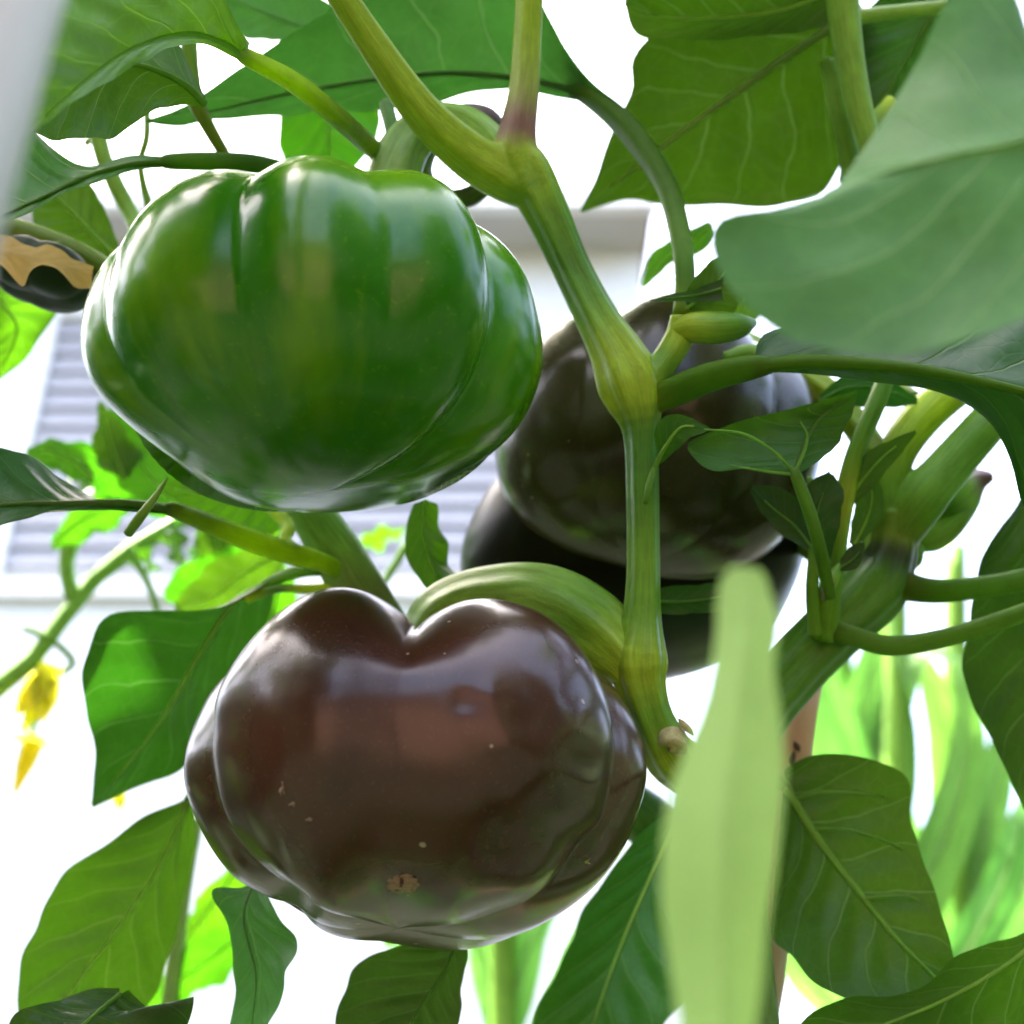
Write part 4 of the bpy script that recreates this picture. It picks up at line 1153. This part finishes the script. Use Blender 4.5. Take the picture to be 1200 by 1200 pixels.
def cone_geo(c, axis, a, b, r0, r1, h, n=10):
    V, F = [], []
    for i, (r, z) in enumerate(((r0, 0), (r0 * 0.8, h * 0.5), (r1, h))):
        for j in range(n):
            th = 2 * math.pi * j / n
            V.append(c + (a * math.cos(th) + b * math.sin(th)) * r + axis * z)
    for i in range(2):
        for j in range(n):
            k = (j + 1) % n
            F.append((i * n + j, i * n + k, (i + 1) * n + k, (i + 1) * n + j))
    return V, F
flower(tom, 60, 780, 0.57, 62, -0.3, 0.34)
flower(tom, 42, 862, 0.57, 52, -0.25, 0.8)
flower(tom, 138, 925, 0.60, 22, 0.3, 0.4)
for (M, L, R, m) in (
    ([(145, 560, .45), (130, 520, .45), (118, 470, .45)], [(140, 560), (110, 540), (112, 500), (116, 468)], [(150, 560), (165, 535), (142, 500), (120, 470)], 'mid'),
    ([(200, 600, .5), (150, 560, .5), (110, 540, .5), (60, 520, .5)], [(200, 580), (150, 535), (100, 520), (62, 515)], [(195, 610), (140, 590), (90, 560), (60, 525)], 'bright'),
    ([(250, 570, .52), (215, 555, .52), (185, 550, .52), (150, 555, .52)], [(250, 560), (215, 535), (180, 535), (150, 550)], [(250, 585), (215, 580), (180, 570), (150, 560)], 'bright'),
    ([(300, 640, .50), (270, 665, .50), (235, 690, .50), (192, 700, .50)], [(290, 625), (250, 650), (215, 660), (192, 690)], [(310, 655), (280, 705), (235, 720), (195, 705)], 'bright'),
    ([(260, 590, .55), (255, 630, .55), (262, 660, .55), (265, 690, .55)], [(240, 590), (228, 630), (240, 665), (263, 690)], [(290, 590), (305, 630), (290, 665), (268, 690)], 'mid'),
    ([(330, 660, .48), (320, 720, .48), (295, 770, .48), (250, 830, .48)], [(310, 670), (280, 710), (255, 770), (248, 828)], [(345, 670), (345, 730), (320, 790), (254, 832)], 'bright'),
    ([(285, 1010, .55), (250, 1060, .55), (215, 1110, .55), (190, 1180, .55)], [(270, 1015), (225, 1060), (195, 1120), (186, 1178)], [(300, 1020), (290, 1080), (250, 1135), (194, 1182)], 'bright'),
    ([(300, 1080, .5), (265, 1110, .5), (225, 1140, .5), (160, 1190, .5)], [(295, 1065), (255, 1085), (210, 1120), (160, 1185)], [(300, 1095), (270, 1140), (225, 1170), (162, 1195)], 'bright'),
    ([(450, 1100, .55), (520, 1085, .55), (560, 1070, .55), (600, 1040, .55)], [(450, 1080), (520, 1060), (560, 1050), (600, 1035)], [(450, 1110), (520, 1105), (565, 1085), (600, 1045)], 'bright'),
):
    leaf(tom, M, L, R, m, mr=2, nv=24, nu=6, wave=0.15, edge=0.04)
for (M, L, R, m) in (
    ([(215, 600, .46), (185, 570, .46), (155, 530, .46), (128, 478, .46)], [(205, 605), (160, 585), (130, 545), (126, 480)], [(220, 595), (215, 550), (178, 510), (130, 478)], 'mid'),
    ([(330, 615, .44), (290, 600, .44), (250, 590, .44), (205, 560, .44)], [(330, 605), (290, 570), (245, 555), (205, 556)], [(330, 630), (285, 632), (240, 615), (206, 566)], 'bright'),
    ([(330, 650, .46), (290, 670, .46), (250, 700, .46), (205, 715, .46)], [(325, 640), (280, 645), (235, 670), (204, 708)], [(335, 660), (300, 700), (255, 730), (208, 720)], 'mid'),
    ([(60, 640, .5), (90, 615, .5), (120, 600, .5), (160, 590, .5)], [(60, 630), (90, 595), (120, 582), (160, 584)], [(64, 645), (95, 635), (130, 620), (160, 594)], 'bright'),
    ([(110, 560, .47), (85, 540, .47), (60, 530, .47), (30, 530, .47)], [(110, 550), (85, 522), (58, 515), (30, 526)], [(108, 568), (80, 560), (55, 548), (30, 534)], 'mid'),
):
    leaf(tom, M, L, R, m, mr=2, nv=24, nu=6, wave=0.15, edge=0.04)
for pts in ([(232, 960, .5, 7, PG), (215, 1050, .5, 9, PG), (195, 1200, .5, 10, PG), (185, 1300, .5, 10, PG)], [(440, 700, .5, 4, GL), (470, 650, .5, 5, GL), (500, 600, .5, 4, GL)],
            [(150, 640, .55, 5, GL), (180, 700, .55, 4, GL), (190, 760, .55, 3, GL)], [(100, 170, .45, 5, GL), (130, 130, .45, 5, GL), (150, 60, .45, 5, GL)]):
    tube('branch', pts, tom)
def leaflet(parent, x, y, d, ln, ang, mat):
    """small pointed leaflet, ln pixels long, pointing along ang (degrees, 0 right, 90 up)"""
    c, s_ = math.cos(math.radians(ang)), -math.sin(math.radians(ang))
    q = lambda t, w: (x + c * ln * t - s_ * w * ln, y + s_ * ln * t + c * w * ln)
    leaf(parent, [(*q(0, 0), d), (*q(0.5, 0.02), d), (*q(1, 0), d)], [q(0, -0.03), q(0.3, -0.2), q(0.6, -0.17), q(1, 0)], [q(0, 0.03), q(0.3, 0.2), q(0.6, 0.17), q(1, 0)], mat, dl=-0.01, dr=0.012, mr=1.5, nv=18, nu=5, wave=0.2, edge=0.05)
for (x, y, ln, ang, m) in ((150, 590, 70, 120, 'mid'), (180, 600, 60, 60, 'bright'), (210, 615, 70, 100, 'bright'), (120, 575, 55, 150, 'bright'), (235, 640, 60, 250, 'bright'), (200, 610, 60, 280, 'mid'),
                           (260, 600, 70, 30, 'bright'), (165, 560, 60, 85, 'mid'), (140, 555, 50, 70, 'mid'), (290, 600, 80, 290, 'bright'), (225, 580, 60, 10, 'bright'), (260, 640, 80, 240, 'bright'), (150, 640, 50, 320, 'mid'), (420, 640, 60, 20, 'bright')):
    leaflet(tom, x, y, 0.56 + 0.04 * random.random(), ln, ang, m)

# ================================================================== CORN (right background)
def corn(label, xs, d, blades):
    b0 = P(xs, 1150, d)
    c = thing('corn_plant', label, 'corn plant', (b0[0], b0[1], 0.0), 'corn plants behind the pepper plant')
    tube('stalk', [(xs, 640, d + 0.10, 12, GL), (xs, 800, d + 0.06, 14, GL), (xs, 1000, d + 0.02, 15, GL), (xs, 1180, d, 16, GL)] + ground_row(xs, 1180, d, 0, 0, 17, GL), c, n=50)
    for (pts, w) in blades:
        M = [(x, y, d + e) for (x, y, e) in pts]
        s = spline(M, 40)
        T = np.gradient(s[:, :2], axis=0)
        T /= np.linalg.norm(T, axis=1)[:, None] + 1e-9
        Nn = np.c_[-T[:, 1], T[:, 0]]
        t = np.linspace(0, 1, 40)
        hw = w * np.minimum(1, 0.35 + 2.5 * t) * np.clip(1.02 - t ** 3, 0.02, 1)
        L = np.c_[s[:, :2] + Nn * hw[:, None], s[:, 2] - 0.01]
        R = np.c_[s[:, :2] - Nn * hw[:, None], s[:, 2] + 0.012]
        leaf(c, M, [tuple(q) for q in L[::4]] + [tuple(L[-1])], [tuple(q) for q in R[::4]] + [tuple(R[-1])], 'corn', mr=2.5, mcol=(0.34, 0.48, 0.2), nv=30, nu=4, name='blade', wave=0.1, edge=0.004)
corn('corn plant with broad pale blades right of the wooden stake', 985, 1.2,
     [([(985, 1050, 0), (975, 900, 0.02), (965, 780, 0.03), (950, 640, 0.04)], 26), ([(985, 1000, 0), (1010, 850, 0.02), (1035, 740, 0.02), (1010, 700, -0.02), (960, 760, -0.05)], 30), ([(985, 1100, 0), (1020, 950, 0), (1050, 830, 0), (1090, 760, 0.0), (1150, 800, -0.03)], 24)])
corn('corn plant with drooping blades at the right edge below the dark leaf', 1120, 1.35,
     [([(1120, 1100, 0), (1125, 980, 0.02), (1110, 860, 0.03), (1070, 740, 0.03)], 34), ([(1120, 1150, 0), (1150, 1000, 0), (1170, 900, 0), (1190, 780, 0)], 28), ([(1120, 1150, 0), (1095, 1060, 0), (1060, 960, 0), (1060, 880, 0.0)], 22), ([(1120, 1150, 0), (1180, 1080, 0), (1230, 980, 0), (1260, 1000, -.05)], 30)])
corn('corn plant whose blades show under the brown pepper', 590, 0.95,
     [([(590, 1260, 0), (580, 1180, 0.02), (565, 1110, 0.03), (550, 1000, 0.03)], 20), ([(590, 1260, 0), (605, 1160, 0), (640, 1060, 0), (690, 980, 0)], 22), ([(590, 1280, 0), (640, 1200, 0), (670, 1120, 0), (720, 1040, 0)], 14)])

corn('corn plant with the broadest blades, filling the gap below the right petioles', 1050, 1.05,
     [([(1050, 1180, 0), (1040, 1050, 0), (1000, 900, 0.02), (960, 780, 0.03), (955, 700, 0.02)], 30), ([(1050, 1180, 0), (1075, 1060, 0), (1115, 960, 0), (1135, 860, 0), (1120, 760, 0)], 34),
      ([(1050, 1180, 0), (1045, 1000, 0.03), (1060, 860, 0.05), (1040, 720, 0.05)], 22), ([(1050, 1220, 0), (1130, 1120, 0), (1180, 1020, 0), (1210, 900, 0)], 30), ([(1050, 1220, 0), (980, 1180, 0), (930, 1120, 0), (880, 1000, 0)], 22)])

# ================================================================== STAKE AND POST
s_top = P(936, 782, 0.340)
s_low = P(878, 1195, 0.312)
dirv = (s_low - s_top) / np.linalg.norm(s_low - s_top)
s_gnd = s_low + dirv * ((s_low[2] + 0.03) / -dirv[2])
stake = thing('wooden_stake', 'peeling pinkish brown wooden stake leaning behind the pale leaf', 'stake', (s_gnd[0], s_gnd[1], 0.0))
def pole(name, a, b, r, mat, parent, n=40, nr=20, rough=0.05, seed=0):
    a, b = np.array(a), np.array(b)
    T = (b - a) / np.linalg.norm(b - a)
    u = np.cross(T, RIGHT + FWD * 0.2)
    u /= np.linalg.norm(u)
    w = np.cross(T, u)
    V, F = [], []
    for i in range(n):
        c = a + (b - a) * i / (n - 1)
        for j in range(nr):
            th = 2 * math.pi * j / nr
            rr = r * (1 + rough * noise.noise(Vector((math.cos(th) * 1.5, math.sin(th) * 1.5, i * 0.5 + seed))))
            V.append(c + u * rr * math.cos(th) + w * rr * math.sin(th))
    for i in range(n - 1):
        for j in range(nr):
            k = (j + 1) % nr
            F.append((i * nr + j, i * nr + k, (i + 1) * nr + k, (i + 1) * nr + j))
    F.append(tuple(range(nr))[::-1])
    F.append(tuple((n - 1) * nr + j for j in range(nr)))
    return mesh_obj(name, V, F, mat, parent)
pole('shaft', s_top, s_gnd, 0.0068, M_STAKE, stake, n=90, rough=0.12)
for (x, y, l, a, rr) in ((938, 815, 26, 0.1, 3), (934, 875, 12, 0.6, 4), (928, 890, 22, -0.3, 4), (922, 910, 14, 0.5, 3), (945, 800, 30, 0.05, 2), (921, 925, 18, 0.0, 3)):
    d = 0.340 - (y - 782) / 413 * 0.028 - 0.0067
    V, F, U, K = tube_geo([(x - l * math.sin(a) * 0.5, y - l * 0.5, d, 0.6), (x, y, d - 0.0004, rr), (x + l * math.sin(a) * 0.5, y + l * 0.5, d, 0.6)], n=8, nr=6)
    mesh_obj('bark_flake', V, F, M_BARK, stake)

p_a = P(-30, -35, 0.110)
p_b = P(-96, 156, 0.098)
pd = (p_b - p_a) / np.linalg.norm(p_b - p_a)
p_g = p_b + pd * (p_b[2] / -pd[2])
post = thing('support_pole', 'blurred pale grey pole crossing the top left corner close to the viewer', 'pole', (p_g[0], p_g[1], 0.0))
pole('shaft', p_a - pd * 0.35, p_g, 0.0078, M_POST, post, n=12, rough=0.01)
